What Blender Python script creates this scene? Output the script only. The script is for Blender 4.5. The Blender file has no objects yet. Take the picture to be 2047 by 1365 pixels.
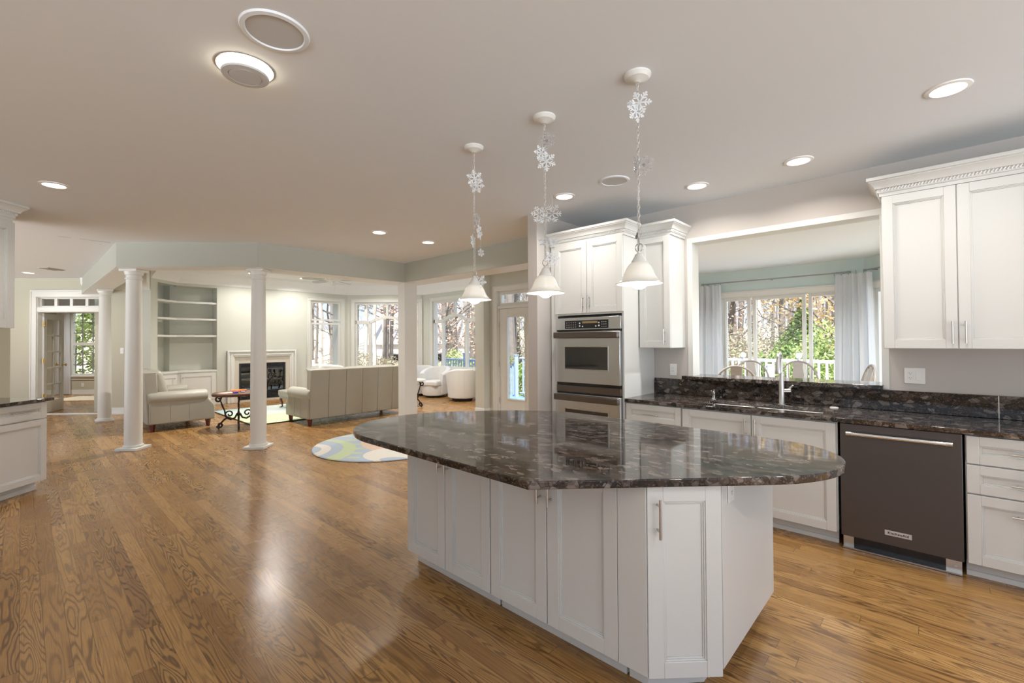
import bpy, bmesh, math, random
from mathutils import Vector, Matrix
PI = math.pi
random.seed(7)
SC = bpy.context.scene
COL = SC.collection

# ------------------------------------------------------------------ camera
CAMH = 1.442
TH, PITCH, ROLL, FPX, CPY = 0.749219683, 0.01237796, -0.00619411, 912.23, 670.0577
F0 = Vector((math.cos(TH), math.sin(TH), 0)); R0 = Vector((math.sin(TH), -math.cos(TH), 0)); U0 = Vector((0, 0, 1))
FW = F0 * math.cos(PITCH) + U0 * math.sin(PITCH)
UP = U0 * math.cos(PITCH) - F0 * math.sin(PITCH)
RT = R0 * math.cos(ROLL) + UP * math.sin(ROLL)
UP = UP * math.cos(ROLL) - R0 * math.sin(ROLL)
cam = bpy.data.cameras.new('camera'); camo = bpy.data.objects.new('camera', cam); COL.objects.link(camo)
cam.sensor_fit = 'HORIZONTAL'; cam.sensor_width = 36.0; cam.lens = FPX * 36.0 / 2047.0
cam.shift_y = (CPY - 682.5) / 2047.0
cam.clip_start = 0.05; cam.clip_end = 300
camo.matrix_world = Matrix(((RT.x, UP.x, -FW.x, 0), (RT.y, UP.y, -FW.y, 0), (RT.z, UP.z, -FW.z, CAMH), (0, 0, 0, 1)))
SC.camera = camo

# ------------------------------------------------------------------ world, sun, exposure
SC.view_settings.view_transform = 'Standard'; SC.view_settings.look = 'None'
SC.view_settings.exposure = EXPOSURE = 0.0; SC.view_settings.gamma = 1.0
SC.view_settings.use_curve_mapping = False
SC.cycles.use_denoising = True
SC.cycles.max_bounces = 10; SC.cycles.diffuse_bounces = 5; SC.cycles.glossy_bounces = 4
SC.cycles.transmission_bounces = 6; SC.cycles.transparent_max_bounces = 16
SC.cycles.sample_clamp_indirect = 6.0
SC.cycles.caustics_reflective = False; SC.cycles.caustics_refractive = False
W = bpy.data.worlds.new('world'); SC.world = W; W.use_nodes = True
_n = W.node_tree.nodes; _l = W.node_tree.links; _n.clear()
_o = _n.new('ShaderNodeOutputWorld'); _b = _n.new('ShaderNodeBackground')
_tc = _n.new('ShaderNodeTexCoord'); _sx = _n.new('ShaderNodeSeparateXYZ'); _cr = _n.new('ShaderNodeValToRGB')
_l.new(_tc.outputs['Generated'], _sx.inputs[0]); _mr = _n.new('ShaderNodeMapRange')
_mr.inputs['From Min'].default_value = -1; _mr.inputs['From Max'].default_value = 1
_l.new(_sx.outputs['Z'], _mr.inputs['Value']); _l.new(_mr.outputs[0], _cr.inputs[0])
_e = _cr.color_ramp.elements
_e[0].position = 0.0; _e[0].color = (1.80, 1.97, 2.10, 1); _e[1].position = 1.0; _e[1].color = (0.88, 0.96, 1.05, 1)
for _p, _c in ((0.46, (1.80, 1.97, 2.10, 1)), (0.50, (0.40, 0.41, 0.42, 1)), (0.56, (0.34, 0.40, 0.47, 1)), (0.64, (0.25, 0.36, 0.54, 1)), (0.78, (0.55, 0.70, 0.95, 1))):
    _x = _e.new(_p); _x.color = _c
_b.inputs['Strength'].default_value = WORLD = 2.6
_l.new(_cr.outputs[0], _b.inputs[0]); _l.new(_b.outputs[0], _o.inputs[0])
_s = bpy.data.lights.new('sun', 'SUN'); _s.energy = SUN = 11.0; _s.angle = 0.02; _s.color = (1.0, 0.96, 0.90)
_so = bpy.data.objects.new('sun', _s); COL.objects.link(_so)
_so.rotation_euler = Vector((0.62, 0.50, -0.78)).to_track_quat('-Z', 'Y').to_euler()
CAN_W, PEND_W = 9.0, 2.2

# ------------------------------------------------------------------ materials
MATS = {}
def mat(name, col=(.8, .8, .8), rough=.5, metal=0.0, spec=.5, emit=None, estr=0.0, coat=0.0, bump=None, var=None, sheen=0.0):
    """principled; var=(scale, amount) subtle tonal noise, bump=(scale, strength)"""
    if name in MATS: return MATS[name]
    m = bpy.data.materials.new(name); m.use_nodes = True; MATS[name] = m
    nt = m.node_tree; b = nt.nodes['Principled BSDF']
    b.inputs['Base Color'].default_value = (*col, 1); b.inputs['Roughness'].default_value = rough
    b.inputs['Metallic'].default_value = metal; b.inputs['Specular IOR Level'].default_value = spec
    b.inputs['Coat Weight'].default_value = coat; b.inputs['Sheen Weight'].default_value = sheen
    if emit: b.inputs['Emission Color'].default_value = (*emit, 1); b.inputs['Emission Strength'].default_value = estr
    if var or bump:
        tc = nt.nodes.new('ShaderNodeTexCoord')
    if var:
        no = nt.nodes.new('ShaderNodeTexNoise'); no.inputs['Scale'].default_value = var[0]; no.inputs['Detail'].default_value = 4
        nt.links.new(tc.outputs['Object'], no.inputs['Vector'])
        mx = nt.nodes.new('ShaderNodeMix'); mx.data_type = 'RGBA'
        mx.inputs[6].default_value = (*[c * (1 - var[1]) for c in col], 1); mx.inputs[7].default_value = (*[min(1, c * (1 + var[1])) for c in col], 1)
        nt.links.new(no.outputs['Fac'], mx.inputs[0]); nt.links.new(mx.outputs[2], b.inputs['Base Color'])
    if bump:
        n2 = nt.nodes.new('ShaderNodeTexNoise'); n2.inputs['Scale'].default_value = bump[0]; n2.inputs['Detail'].default_value = 3
        nt.links.new(tc.outputs['Object'], n2.inputs['Vector'])
        bp = nt.nodes.new('ShaderNodeBump'); bp.inputs['Strength'].default_value = bump[1]; bp.inputs['Distance'].default_value = 0.01
        nt.links.new(n2.outputs['Fac'], bp.inputs['Height']); nt.links.new(bp.outputs[0], b.inputs['Normal'])
    return m

class NG:
    """tiny node-graph helper"""
    def __init__(s, name):
        s.m = bpy.data.materials.new(name); s.m.use_nodes = True; s.nt = s.m.node_tree
        s.b = s.nt.nodes['Principled BSDF']; MATS[name] = s.m
    def n(s, t, **kw):
        x = s.nt.nodes.new(t)
        for k, v in kw.items(): setattr(x, k, v)
        return x
    def l(s, a, b): s.nt.links.new(a, b)
    def val(s, inp, v):
        if hasattr(v, 'is_output'): s.l(v, inp)
        else: inp.default_value = v
    def math(s, op, a, b=None, c=None, clamp=False):
        x = s.n('ShaderNodeMath', operation=op); x.use_clamp = clamp
        s.val(x.inputs[0], a)
        if b is not None: s.val(x.inputs[1], b)
        if c is not None: s.val(x.inputs[2], c)
        return x.outputs[0]
    def comb(s, x, y, z):
        c = s.n('ShaderNodeCombineXYZ')
        for i, v in enumerate((x, y, z)): s.val(c.inputs[i], v)
        return c.outputs[0]
    def xyz(s, v):
        p = s.n('ShaderNodeSeparateXYZ'); s.l(v, p.inputs[0]); return p.outputs
    def obj(s): return s.n('ShaderNodeTexCoord').outputs['Object']
    def noise(s, vec, scale=1, detail=2, rough=.5, dist=0, out='Fac'):
        x = s.n('ShaderNodeTexNoise'); s.l(vec, x.inputs['Vector']); x.inputs['Scale'].default_value = scale
        x.inputs['Detail'].default_value = detail; x.inputs['Roughness'].default_value = rough; x.inputs['Distortion'].default_value = dist
        return x.outputs[out]
    def white(s, vec, out='Value'):
        x = s.n('ShaderNodeTexWhiteNoise', noise_dimensions='3D'); s.l(vec, x.inputs['Vector']); return x.outputs[out]
    def voro(s, vec, scale, out='Color', feat='F1', rnd=1.0):
        x = s.n('ShaderNodeTexVoronoi', feature=feat); s.l(vec, x.inputs['Vector']); x.inputs['Scale'].default_value = scale
        x.inputs['Randomness'].default_value = rnd; return x.outputs[out]
    def ramp(s, fac, stops, interp='LINEAR'):
        r = s.n('ShaderNodeValToRGB'); r.color_ramp.interpolation = interp; s.val(r.inputs[0], fac); e = r.color_ramp.elements
        while len(e) < len(stops): e.new(.5)
        for q, (p, c) in zip(e, stops): q.position = p; q.color = (*c, 1) if len(c) == 3 else c
        return r.outputs[0]
    def mix(s, f, a, b, blend='MIX'):
        x = s.n('ShaderNodeMix', data_type='RGBA', blend_type=blend); s.val(x.inputs[0], f)
        for i, v in ((6, a), (7, b)):
            if isinstance(v, tuple): x.inputs[i].default_value = (*v, 1)
            else: s.l(v, x.inputs[i])
        return x.outputs[2]
    def bump(s, h, strength=.2, dist=.01):
        x = s.n('ShaderNodeBump'); x.inputs['Strength'].default_value = strength; x.inputs['Distance'].default_value = dist
        s.l(h, x.inputs['Height']); s.l(x.outputs[0], s.b.inputs['Normal'])

def m_floor():
    g = NG('oak_floor'); x, y, z = g.xyz(g.obj())
    PW, PL = .083, 1.35
    row = g.math('FLOOR', g.math('DIVIDE', x, PW))
    ro = g.white(g.comb(row, 3.7, 0))
    yy = g.math('ADD', g.math('DIVIDE', y, PL), g.math('MULTIPLY', ro, 7.3))
    colm = g.math('FLOOR', yy)
    rid = g.white(g.comb(row, colm, 1.0)); rid2 = g.white(g.comb(row, colm, 5.0)); rid3 = g.white(g.comb(colm, row, 9.0))
    ox = g.math('MULTIPLY', rid, 37.0); oy = g.math('MULTIPLY', rid2, 53.0)
    sx = g.math('ADD', g.math('MULTIPLY', x, 9.0), ox); sy = g.math('ADD', g.math('MULTIPLY', y, g.math('ADD', 0.45, g.math('MULTIPLY', rid3, .65))), oy)
    gv = g.comb(sx, sy, 0)
    n1 = g.noise(gv, 1.0, 2.0, .5, .12)
    rings = g.math('SINE', g.math('MULTIPLY', n1, g.math('ADD', 80.0, g.math('MULTIPLY', rid, 90.0))))
    rr = g.ramp(g.math('ADD', g.math('MULTIPLY', rings, .5), .5), [(.0, (1, 1, 1)), (.22, (.55, .55, .55)), (.55, (0, 0, 0)), (1, (0, 0, 0))])
    fine = g.noise(g.comb(g.math('MULTIPLY', x, 260.0), g.math('MULTIPLY', y, 5.0), rid), 1.0, 3, .6)
    pores = g.ramp(fine, [(.36, (1, 1, 1)), (.52, (0, 0, 0))])
    blot = g.noise(gv, .35, 3, .5)
    base = g.ramp(g.math('ADD', g.math('MULTIPLY', rid2, .7), g.math('MULTIPLY', blot, .3)),
                  [(0.05, (.285, .142, .046)), (.45, (.385, .205, .066)), (.8, (.470, .262, .090)), (1.0, (.53, .31, .115))])
    grainf = g.math('MULTIPLY', rr, g.math('ADD', .25, g.math('MULTIPLY', g.math('POWER', rid3, 1.0), .6)))
    c = g.mix(grainf, base, (.085, .038, .014))
    c = g.mix(g.math('MULTIPLY', pores, .38), c, (.13, .062, .024))
    fx_ = g.math('FRACT', g.math('DIVIDE', x, PW)); fy_ = g.math('FRACT', yy)
    ex = g.math('LESS_THAN', g.math('MINIMUM', fx_, g.math('SUBTRACT', 1.0, fx_)), .014)
    ey = g.math('LESS_THAN', g.math('MINIMUM', fy_, g.math('SUBTRACT', 1.0, fy_)), .0011)
    seam = g.math('MAXIMUM', ex, ey)
    c = g.mix(g.math('MULTIPLY', seam, .62), c, (.05, .024, .010))
    g.l(c, g.b.inputs['Base Color'])
    rg = g.math('ADD', .20, g.math('MULTIPLY', g.noise(g.obj(), 1.7, 4, .6), .14))
    g.l(rg, g.b.inputs['Roughness']); g.b.inputs['Specular IOR Level'].default_value = .5
    g.bump(g.math('SUBTRACT', g.math('MULTIPLY', g.noise(g.comb(g.math('MULTIPLY', x, 9.0), y, 0), 2, 2), .35), g.math('ADD', seam, g.math('MULTIPLY', rr, .15))), .10, .004)
    return g.m

def m_granite():
    g = NG('granite'); o = g.obj()
    w = g.noise(o, 6, 3, .6, 0, 'Color')
    wx = g.n('ShaderNodeVectorMath', operation='MULTIPLY_ADD'); g.l(w, wx.inputs[0]); wx.inputs[1].default_value = (.05, .05, .05); g.l(o, wx.inputs[2])
    v = wx.outputs[0]
    mp = g.n('ShaderNodeMapping'); mp.inputs['Scale'].default_value = (1.0, .62, 1.0); mp.inputs['Rotation'].default_value = (0, 0, .6); g.l(v, mp.inputs[0]); v = mp.outputs[0]
    big = g.xyz(g.voro(v, 30))[0]; med = g.xyz(g.voro(v, 60))[1]; sm = g.xyz(g.voro(o, 150))[0]
    pat = g.noise(o, 3.2, 4, .6)
    dark = g.ramp(big, [(0, (.009, .008, .007)), (.38, (.018, .014, .012)), (.55, (.055, .042, .036)), (.80, (.105, .084, .073)), (1, (.21, .175, .155))])
    c = g.mix(g.math('MULTIPLY', g.math('GREATER_THAN', med, .62), .55), dark, (.055, .030, .019))
    c = g.mix(g.math('MULTIPLY', g.math('GREATER_THAN', sm, .84), .5), c, (.17, .145, .13))
    c = g.mix(g.math('MULTIPLY', g.math('GREATER_THAN', g.xyz(g.voro(v, 46))[2], .955), .55), c, (.27, .24, .22))
    c = g.mix(g.ramp(pat, [(.48, (0, 0, 0)), (.75, (.6, .6, .6))]), c, (.020, .017, .016))
    ed = g.voro(v, 30, 'Distance', 'DISTANCE_TO_EDGE')
    c = g.mix(g.math('MULTIPLY', g.math('LESS_THAN', ed, .045), .6), c, (.010, .008, .007))
    g.l(c, g.b.inputs['Base Color'])
    g.l(g.math('ADD', .02, g.math('MULTIPLY', g.noise(o, 11, 4, .7), .07)), g.b.inputs['Roughness'])
    g.b.inputs['Specular IOR Level'].default_value = .55
    return g.m

def m_brushed(name, col, rough=.32, sc=(1, 1, 260), metal=1.0):
    g = NG(name); x, y, z = g.xyz(g.obj())
    n = g.noise(g.comb(g.math('MULTIPLY', x, sc[0]), g.math('MULTIPLY', y, sc[1]), g.math('MULTIPLY', z, sc[2])), 3, 2)
    g.l(g.mix(n, tuple(c * .95 for c in col), tuple(min(1, c * 1.04) for c in col)), g.b.inputs['Base Color'])
    g.b.inputs['Metallic'].default_value = metal
    g.b.inputs['Roughness'].default_value = rough
    return g.m

def m_glass(name, tint=(1, 1, 1), refl=.07):
    m = bpy.data.materials.new(name); m.use_nodes = True; MATS[name] = m; nt = m.node_tree; nt.nodes.clear()
    o = nt.nodes.new('ShaderNodeOutputMaterial'); mx = nt.nodes.new('ShaderNodeMixShader')
    t = nt.nodes.new('ShaderNodeBsdfTransparent'); t.inputs[0].default_value = (*tint, 1)
    gl = nt.nodes.new('ShaderNodeBsdfGlossy'); gl.inputs['Roughness'].default_value = .01
    fr = nt.nodes.new('ShaderNodeLayerWeight'); fr.inputs['Blend'].default_value = .5
    pw = nt.nodes.new('ShaderNodeMath'); pw.operation = 'POWER'; pw.inputs[1].default_value = 5.0; nt.links.new(fr.outputs['Facing'], pw.inputs[0])
    ml = nt.nodes.new('ShaderNodeMath'); ml.operation = 'MULTIPLY_ADD'; ml.use_clamp = True; ml.inputs[1].default_value = .6; ml.inputs[2].default_value = refl * .6
    nt.links.new(pw.outputs[0], ml.inputs[0])
    nt.links.new(ml.outputs[0], mx.inputs[0]); nt.links.new(t.outputs[0], mx.inputs[1]); nt.links.new(gl.outputs[0], mx.inputs[2])
    nt.links.new(mx.outputs[0], o.inputs[0]); return m

def m_thin(name, col, trans=.5, emit=0.0, rough=.5):
    """thin sheet that lets light through (curtain cloth, opal glass)"""
    m = bpy.data.materials.new(name); m.use_nodes = True; MATS[name] = m; nt = m.node_tree; nt.nodes.clear()
    o = nt.nodes.new('ShaderNodeOutputMaterial'); mx = nt.nodes.new('ShaderNodeMixShader'); mx.inputs[0].default_value = trans
    d = nt.nodes.new('ShaderNodeBsdfPrincipled'); d.inputs['Base Color'].default_value = (*col, 1); d.inputs['Roughness'].default_value = rough
    t = nt.nodes.new('ShaderNodeBsdfTranslucent'); t.inputs[0].default_value = (*col, 1)
    nt.links.new(d.outputs[0], mx.inputs[1]); nt.links.new(t.outputs[0], mx.inputs[2]); nt.links.new(mx.outputs[0], o.inputs[0]); return m

def m_leaf(name, cols, trans=.35):
    m = bpy.data.materials.new(name); m.use_nodes = True; MATS[name] = m; nt = m.node_tree; nt.nodes.clear()
    o = nt.nodes.new('ShaderNodeOutputMaterial'); mx = nt.nodes.new('ShaderNodeMixShader'); mx.inputs[0].default_value = trans
    ge = nt.nodes.new('ShaderNodeNewGeometry'); r = nt.nodes.new('ShaderNodeValToRGB'); e = r.color_ramp.elements
    while len(e) < len(cols): e.new(.5)
    for i, (q, c) in enumerate(zip(e, cols)): q.position = i / (len(cols) - 1); q.color = (*c, 1)
    nt.links.new(ge.outputs['Random Per Island'], r.inputs[0])
    d = nt.nodes.new('ShaderNodeBsdfDiffuse'); t = nt.nodes.new('ShaderNodeBsdfTranslucent')
    for s in (d, t): nt.links.new(r.outputs[0], s.inputs[0])
    nt.links.new(d.outputs[0], mx.inputs[1]); nt.links.new(t.outputs[0], mx.inputs[2]); nt.links.new(mx.outputs[0], o.inputs[0]); return m

def m_rug(name, base, shapes):
    """shapes: list of (colour, cx, cy, rx, ry) ellipses in object space, or with inner radius ratio as 6th value (a ring)"""
    g = NG(name); x, y, z = g.xyz(g.obj()); c = None
    fz = g.noise(g.obj(), 180, 2)
    cur = g.mix(0.0, base, base)
    for sh in shapes:
        col, cx, cy, rx, ry = sh[:5]; inner = sh[5] if len(sh) > 5 else 0
        d = g.math('SQRT', g.math('ADD', g.math('POWER', g.math('ABSOLUTE', g.math('DIVIDE', g.math('SUBTRACT', x, cx), rx)), 2.0), g.math('POWER', g.math('ABSOLUTE', g.math('DIVIDE', g.math('SUBTRACT', y, cy), ry)), 2.0)))
        k = g.math('LESS_THAN', d, 1.0)
        if inner: k = g.math('MULTIPLY', k, g.math('GREATER_THAN', d, inner))
        cur = g.mix(k, cur, col)
    cur = g.mix(g.math('MULTIPLY', fz, .35), cur, tuple(.6 * b for b in base))
    g.l(cur, g.b.inputs['Base Color']); g.b.inputs['Roughness'].default_value = 1.0; g.b.inputs['Specular IOR Level'].default_value = .1
    g.bump(fz, .6, .006); return g.m

M_FLOOR = m_floor(); M_GRAN = m_granite()
M_CAB = mat('cabinet_paint', (.670, .670, .650), .36, var=(3, .012))
M_TRIM = mat('trim_paint', (.72, .715, .68), .38, var=(2, .01))
M_CEIL = mat('ceiling_paint', (.775, .81, .845), .9, spec=.2, var=(.8, .010))
M_CEIL2 = mat('living_ceiling_paint', (.85, .85, .84), .9, spec=.2)
M_WALLK = mat('greige_wall_paint', (.545, .505, .47), .75, spec=.3, var=(1.2, .02))
M_WALLL = mat('sage_wall_paint', (.62, .625, .565), .75, spec=.3, var=(1.0, .02))
M_WALLH = mat('hall_wall_paint', (.55, .53, .43), .75, spec=.3, var=(1.0, .02))
M_NOOK = mat('aqua_wall_paint', (.58, .68, .665), .75, spec=.3)
M_NOOKC = mat('nook_ceiling_paint', (.84, .89, .91), .9, spec=.2)
M_STEEL = m_brushed('brushed_steel', (.70, .725, .74), .27, (260, 260, 1))
M_NICK = mat('brushed_nickel', (.62, .60, .575), .28, 1.0)
M_CHROME = mat('chrome', (.82, .82, .82), .08, 1.0)
M_DSTEEL = m_brushed('black_stainless', (.115, .100, .095), .36, (2, 2, 300), .75)
M_BLACK = mat('black_gloss', (.012, .012, .013), .12)
M_BMETAL = mat('black_metal', (.03, .03, .034), .45, .4)
M_IRON = mat('wrought_iron', (.055, .042, .034), .42, .8, bump=(90, .3))
M_BRASS = mat('brass', (.78, .58, .22), .25, 1.0)
M_DWOOD = mat('dark_wood', (.10, .038, .018), .3, var=(14, .35))
M_CHERRY = mat('cherry_wood', (.12, .022, .012), .28, var=(18, .3))
M_BEAM = mat('beam_sage_shaded', (.46, .465, .405), .75, spec=.3)  # same sage as the walls, darkened: the beams' shade is in the colour
M_LEATH = mat('grey_leather', (.385, .37, .31), .42, bump=(160, .18), var=(4, .06))
M_WHITEF = mat('white_fabric', (.74, .73, .72), .95, bump=(380, .35), var=(30, .03))
M_GLASS = m_glass('window_glass')
M_OPAL = m_thin('opal_glass', (.86, .85, .82), .30, rough=.15)
M_CURT = m_thin('curtain_cloth', (.76, .78, .81), .35, rough=.9)
M_SHEER = m_thin('sheer_cloth', (.88, .88, .92), .5, rough=.9)
M_PLATE = mat('white_plastic', (.84, .83, .81), .3)
M_SLOT = mat('dark_slot', (.05, .05, .05), .5)
M_LAMPON = mat('lamp_on', (1, 1, 1), .4, emit=(1, .95, .86), estr=7)
M_BULB = mat('bulb_on', (1, 1, 1), .4, emit=(1, .94, .84), estr=5)
M_SPEAK = mat('speaker_mesh', (.60, .60, .60), .8, bump=(600, .3))
M_SNOW = m_thin('snowflake_acrylic', (.92, .94, .96), .3, rough=.15)
M_SNOWS = mat('snowflake_silver', (.80, .81, .82), .22, .85)
M_TILE = mat('limestone_tile', (.62, .575, .50), .45, var=(5, .07))
M_GREYCAB = mat('grey_metal', (.34, .34, .35), .5, .5)
M_DECK = mat('deck_shade_blue', (.17, .29, .46), .65, var=(6, .25))  # blue cast of the shade put into the deck colour
M_RAILB = mat('rail_shade_blue', (.30, .40, .55), .6, var=(5, .1))  # rail colour carries the blue of the shade it stands in
M_RAILW = mat('white_rail_paint', (.80, .79, .77), .5)
M_BARK = mat('grey_bark', (.17, .15, .135), .95, var=(9, .4), bump=(25, .6))
M_BARK2 = mat('pale_bark', (.46, .42, .37), .9, var=(9, .3))
M_SIDING = mat('white_siding', (.80, .80, .79), .7)
M_ROOF = mat('shingle_roof', (.36, .34, .33), .9, var=(20, .25))
M_GROUND = mat('leaf_litter', (.44, .38, .29), 1.0, spec=.1, var=(1.8, .45), bump=(6, .8))
M_LGREEN = m_leaf('green_leaves', [(.07, .15, .035), (.17, .29, .07), (.31, .42, .13), (.46, .53, .24)])
M_LDARK = m_leaf('evergreen_needles', [(.03, .09, .03), (.08, .18, .05), (.20, .30, .08), (.34, .40, .12)])
M_LRUST = m_leaf('rust_leaves', [(.36, .22, .15), (.52, .34, .25), (.64, .47, .37), (.72, .60, .50)])
M_LGOLD = m_leaf('gold_leaves', [(.42, .26, .10), (.62, .42, .18), (.74, .56, .30), (.80, .68, .48)])
M_LTAN = m_leaf('tan_brush', [(.26, .22, .16), (.40, .35, .26), (.52, .47, .36), (.46, .48, .28)])
M_LHEDGE = m_leaf('hedge_leaves', [(.14, .22, .06), (.36, .46, .14), (.56, .62, .28), (.70, .74, .45)])

# ------------------------------------------------------------------ mesh helpers
class MB:
    def __init__(s): s.bm = bmesh.new()
    def _tf(s, vs, M):
        if M is not None:
            for v in vs: v.co = M @ v.co
    def box(s, x0, x1, y0, y1, z0, z1, M=None):
        v = [s.bm.verts.new(p) for p in ((x0, y0, z0), (x1, y0, z0), (x1, y1, z0), (x0, y1, z0), (x0, y0, z1), (x1, y0, z1), (x1, y1, z1), (x0, y1, z1))]
        for f in ((3, 2, 1, 0), (4, 5, 6, 7), (0, 1, 5, 4), (1, 2, 6, 5), (2, 3, 7, 6), (3, 0, 4, 7)): s.bm.faces.new([v[i] for i in f])
        s._tf(v, M); return s
    def prism(s, poly, z0, z1, M=None):
        a = sum(p[0] * q[1] - q[0] * p[1] for p, q in zip(poly, poly[1:] + poly[:1]))
        if a < 0: poly = poly[::-1]
        lo = [s.bm.verts.new((x, y, z0)) for x, y in poly]; hi = [s.bm.verts.new((x, y, z1)) for x, y in poly]
        n = len(poly); s.bm.faces.new(lo[::-1]); s.bm.faces.new(hi)
        for i in range(n): s.bm.faces.new((lo[i], lo[(i + 1) % n], hi[(i + 1) % n], hi[i]))
        s._tf(lo + hi, M); return s
    def tube(s, pts, r, seg=8, cap=True, M=None, twist=0):
        pts = [Vector(p) for p in pts]; n = len(pts); rs = r if isinstance(r, (list, tuple)) else [r] * n
        t0 = (pts[1] - pts[0]).normalized(); up = Vector((0, 0, 1)) if abs(t0.z) < .9 else Vector((1, 0, 0))
        nrm = t0.cross(up).normalized(); rings = []; allv = []
        for i in range(n):
            t = (pts[min(i + 1, n - 1)] - pts[max(i - 1, 0)])
            t = t.normalized() if t.length > 1e-9 else t0
            nrm = (nrm - t * nrm.dot(t)); nrm = nrm.normalized() if nrm.length > 1e-6 else t.orthogonal().normalized()
            b = t.cross(nrm); ring = []
            for k in range(seg):
                a = 2 * PI * k / seg + twist * i
                ring.append(s.bm.verts.new(pts[i] + (nrm * math.cos(a) + b * math.sin(a)) * rs[i]))
            rings.append(ring); allv += ring
        for i in range(n - 1):
            for k in range(seg): s.bm.faces.new((rings[i][k], rings[i][(k + 1) % seg], rings[i + 1][(k + 1) % seg], rings[i + 1][k]))
        if cap:
            s.bm.faces.new(rings[0][::-1]); s.bm.faces.new(rings[-1])
        s._tf(allv, M); return s
    def lathe(s, prof, c=(0, 0, 0), seg=32, M=None, cap=True):
        rings = []; allv = []
        for r, z in prof:
            ring = [s.bm.verts.new((c[0] + max(r, 1e-5) * math.cos(2 * PI * k / seg), c[1] + max(r, 1e-5) * math.sin(2 * PI * k / seg), c[2] + z)) for k in range(seg)]
            rings.append(ring); allv += ring
        for i in range(len(prof) - 1):
            for k in range(seg): s.bm.faces.new((rings[i][k], rings[i][(k + 1) % seg], rings[i + 1][(k + 1) % seg], rings[i + 1][k]))
        if cap:
            s.bm.faces.new(rings[0][::-1]); s.bm.faces.new(rings[-1])
        s._tf(allv, M); return s
    def quad(s, pts):
        s.bm.faces.new([s.bm.verts.new(p) for p in pts]); return s
    def grid(s, fn, nu, nv):
        V = [[s.bm.verts.new(fn(i / nu, j / nv)) for j in range(nv + 1)] for i in range(nu + 1)]
        for i in range(nu):
            for j in range(nv): s.bm.faces.new((V[i][j], V[i + 1][j], V[i + 1][j + 1], V[i][j + 1]))
        return s
    def sweep(s, prof, path, closed=False):
        """profile (out, z) swept along a plan polyline with mitred corners; 'out' is to the right of travel"""
        n = len(path); P = [Vector(p) for p in path]; secs = []
        for i in range(n):
            d0 = (P[i] - P[i - 1]).normalized() if (i > 0 or closed) else None
            d1 = (P[(i + 1) % n] - P[i]).normalized() if (i < n - 1 or closed) else None
            if d0 is None: d0 = d1
            if d1 is None: d1 = d0
            n0 = Vector((d0.y, -d0.x)); n1 = Vector((d1.y, -d1.x)); m = (n0 + n1); m.normalize(); k = 1 / max(.2, m.dot(n0))
            secs.append([s.bm.verts.new((P[i].x + m.x * o * k, P[i].y + m.y * o * k, z)) for o, z in prof])
        m = len(prof)
        for i in range(n if closed else n - 1):
            a, b = secs[i], secs[(i + 1) % n]
            for j in range(m): s.bm.faces.new((a[j], a[(j + 1) % m], b[(j + 1) % m], b[j]))
        if not closed:
            s.bm.faces.new(secs[0]); s.bm.faces.new(secs[-1][::-1])
        return s
    def build(s, name, material, parent=None, smooth=False, bevel=0, bseg=2, loc=None, rotz=None, subd=0, solid=0):
        bmesh.ops.recalc_face_normals(s.bm, faces=s.bm.faces[:])
        me = bpy.data.meshes.new(name); s.bm.to_mesh(me); s.bm.free()
        if isinstance(material, (list, tuple)):
            for q in material: me.materials.append(q)
        else: me.materials.append(material)
        o = bpy.data.objects.new(name, me); COL.objects.link(o)
        if parent is not None: o.parent = parent
        if loc is not None: o.location = loc
        if rotz is not None: o.rotation_euler = (0, 0, rotz)
        if smooth:
            for p in me.polygons: p.use_smooth = True
        if bevel:
            b = o.modifiers.new('bevel', 'BEVEL'); b.width = bevel; b.segments = bseg; b.limit_method = 'ANGLE'; b.angle_limit = math.radians(40)
        if solid:
            q = o.modifiers.new('solid', 'SOLIDIFY'); q.thickness = solid; q.offset = 0
        if subd:
            q = o.modifiers.new('subd', 'SUBSURF'); q.levels = subd; q.render_levels = subd
        if (smooth or bevel) and not subd:
            # flat-looking faces stay flat, curved ones smooth
            for p in me.polygons: p.use_smooth = True
            try: me.set_sharp_from_angle(angle=math.radians(35))
            except Exception: pass
        return o

def tag(o, label=None, cat=None, group=None, kind=None):
    if label: o['label'] = label
    if cat: o['category'] = cat
    if group: o['group'] = group
    if kind: o['kind'] = kind
    return o
def thing(name, label, cat, loc=(0, 0, 0), rotz=0.0, group=None):
    o = bpy.data.objects.new(name, None); COL.objects.link(o); o.empty_display_size = .1
    o.location = loc; o.rotation_euler = (0, 0, rotz)
    return tag(o, label, cat, group)
def struct(o): o['kind'] = 'structure'; return o
def sroot(name, loc=(0, 0, 0), rotz=0.0):
    o = bpy.data.objects.new(name, None); COL.objects.link(o); o.location = loc; o.rotation_euler = (0, 0, rotz); o['kind'] = 'structure'; return o
def dup(root, loc, rotz=None, label=None, group=None, scale=None):
    r = root.copy(); COL.objects.link(r); r.location = loc
    if rotz is not None: r.rotation_euler = (0, 0, rotz)
    if scale is not None: r.scale = scale if isinstance(scale, (tuple, list)) else (scale,) * 3
    if label: r['label'] = label
    if group: r['group'] = group
    for ch in [c for c in bpy.data.objects if c.parent == root]:
        c = ch.copy(); COL.objects.link(c); c.parent = r
        for g in [d for d in bpy.data.objects if d.parent == ch]:
            d = g.copy(); COL.objects.link(d); d.parent = c
    return r
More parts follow.
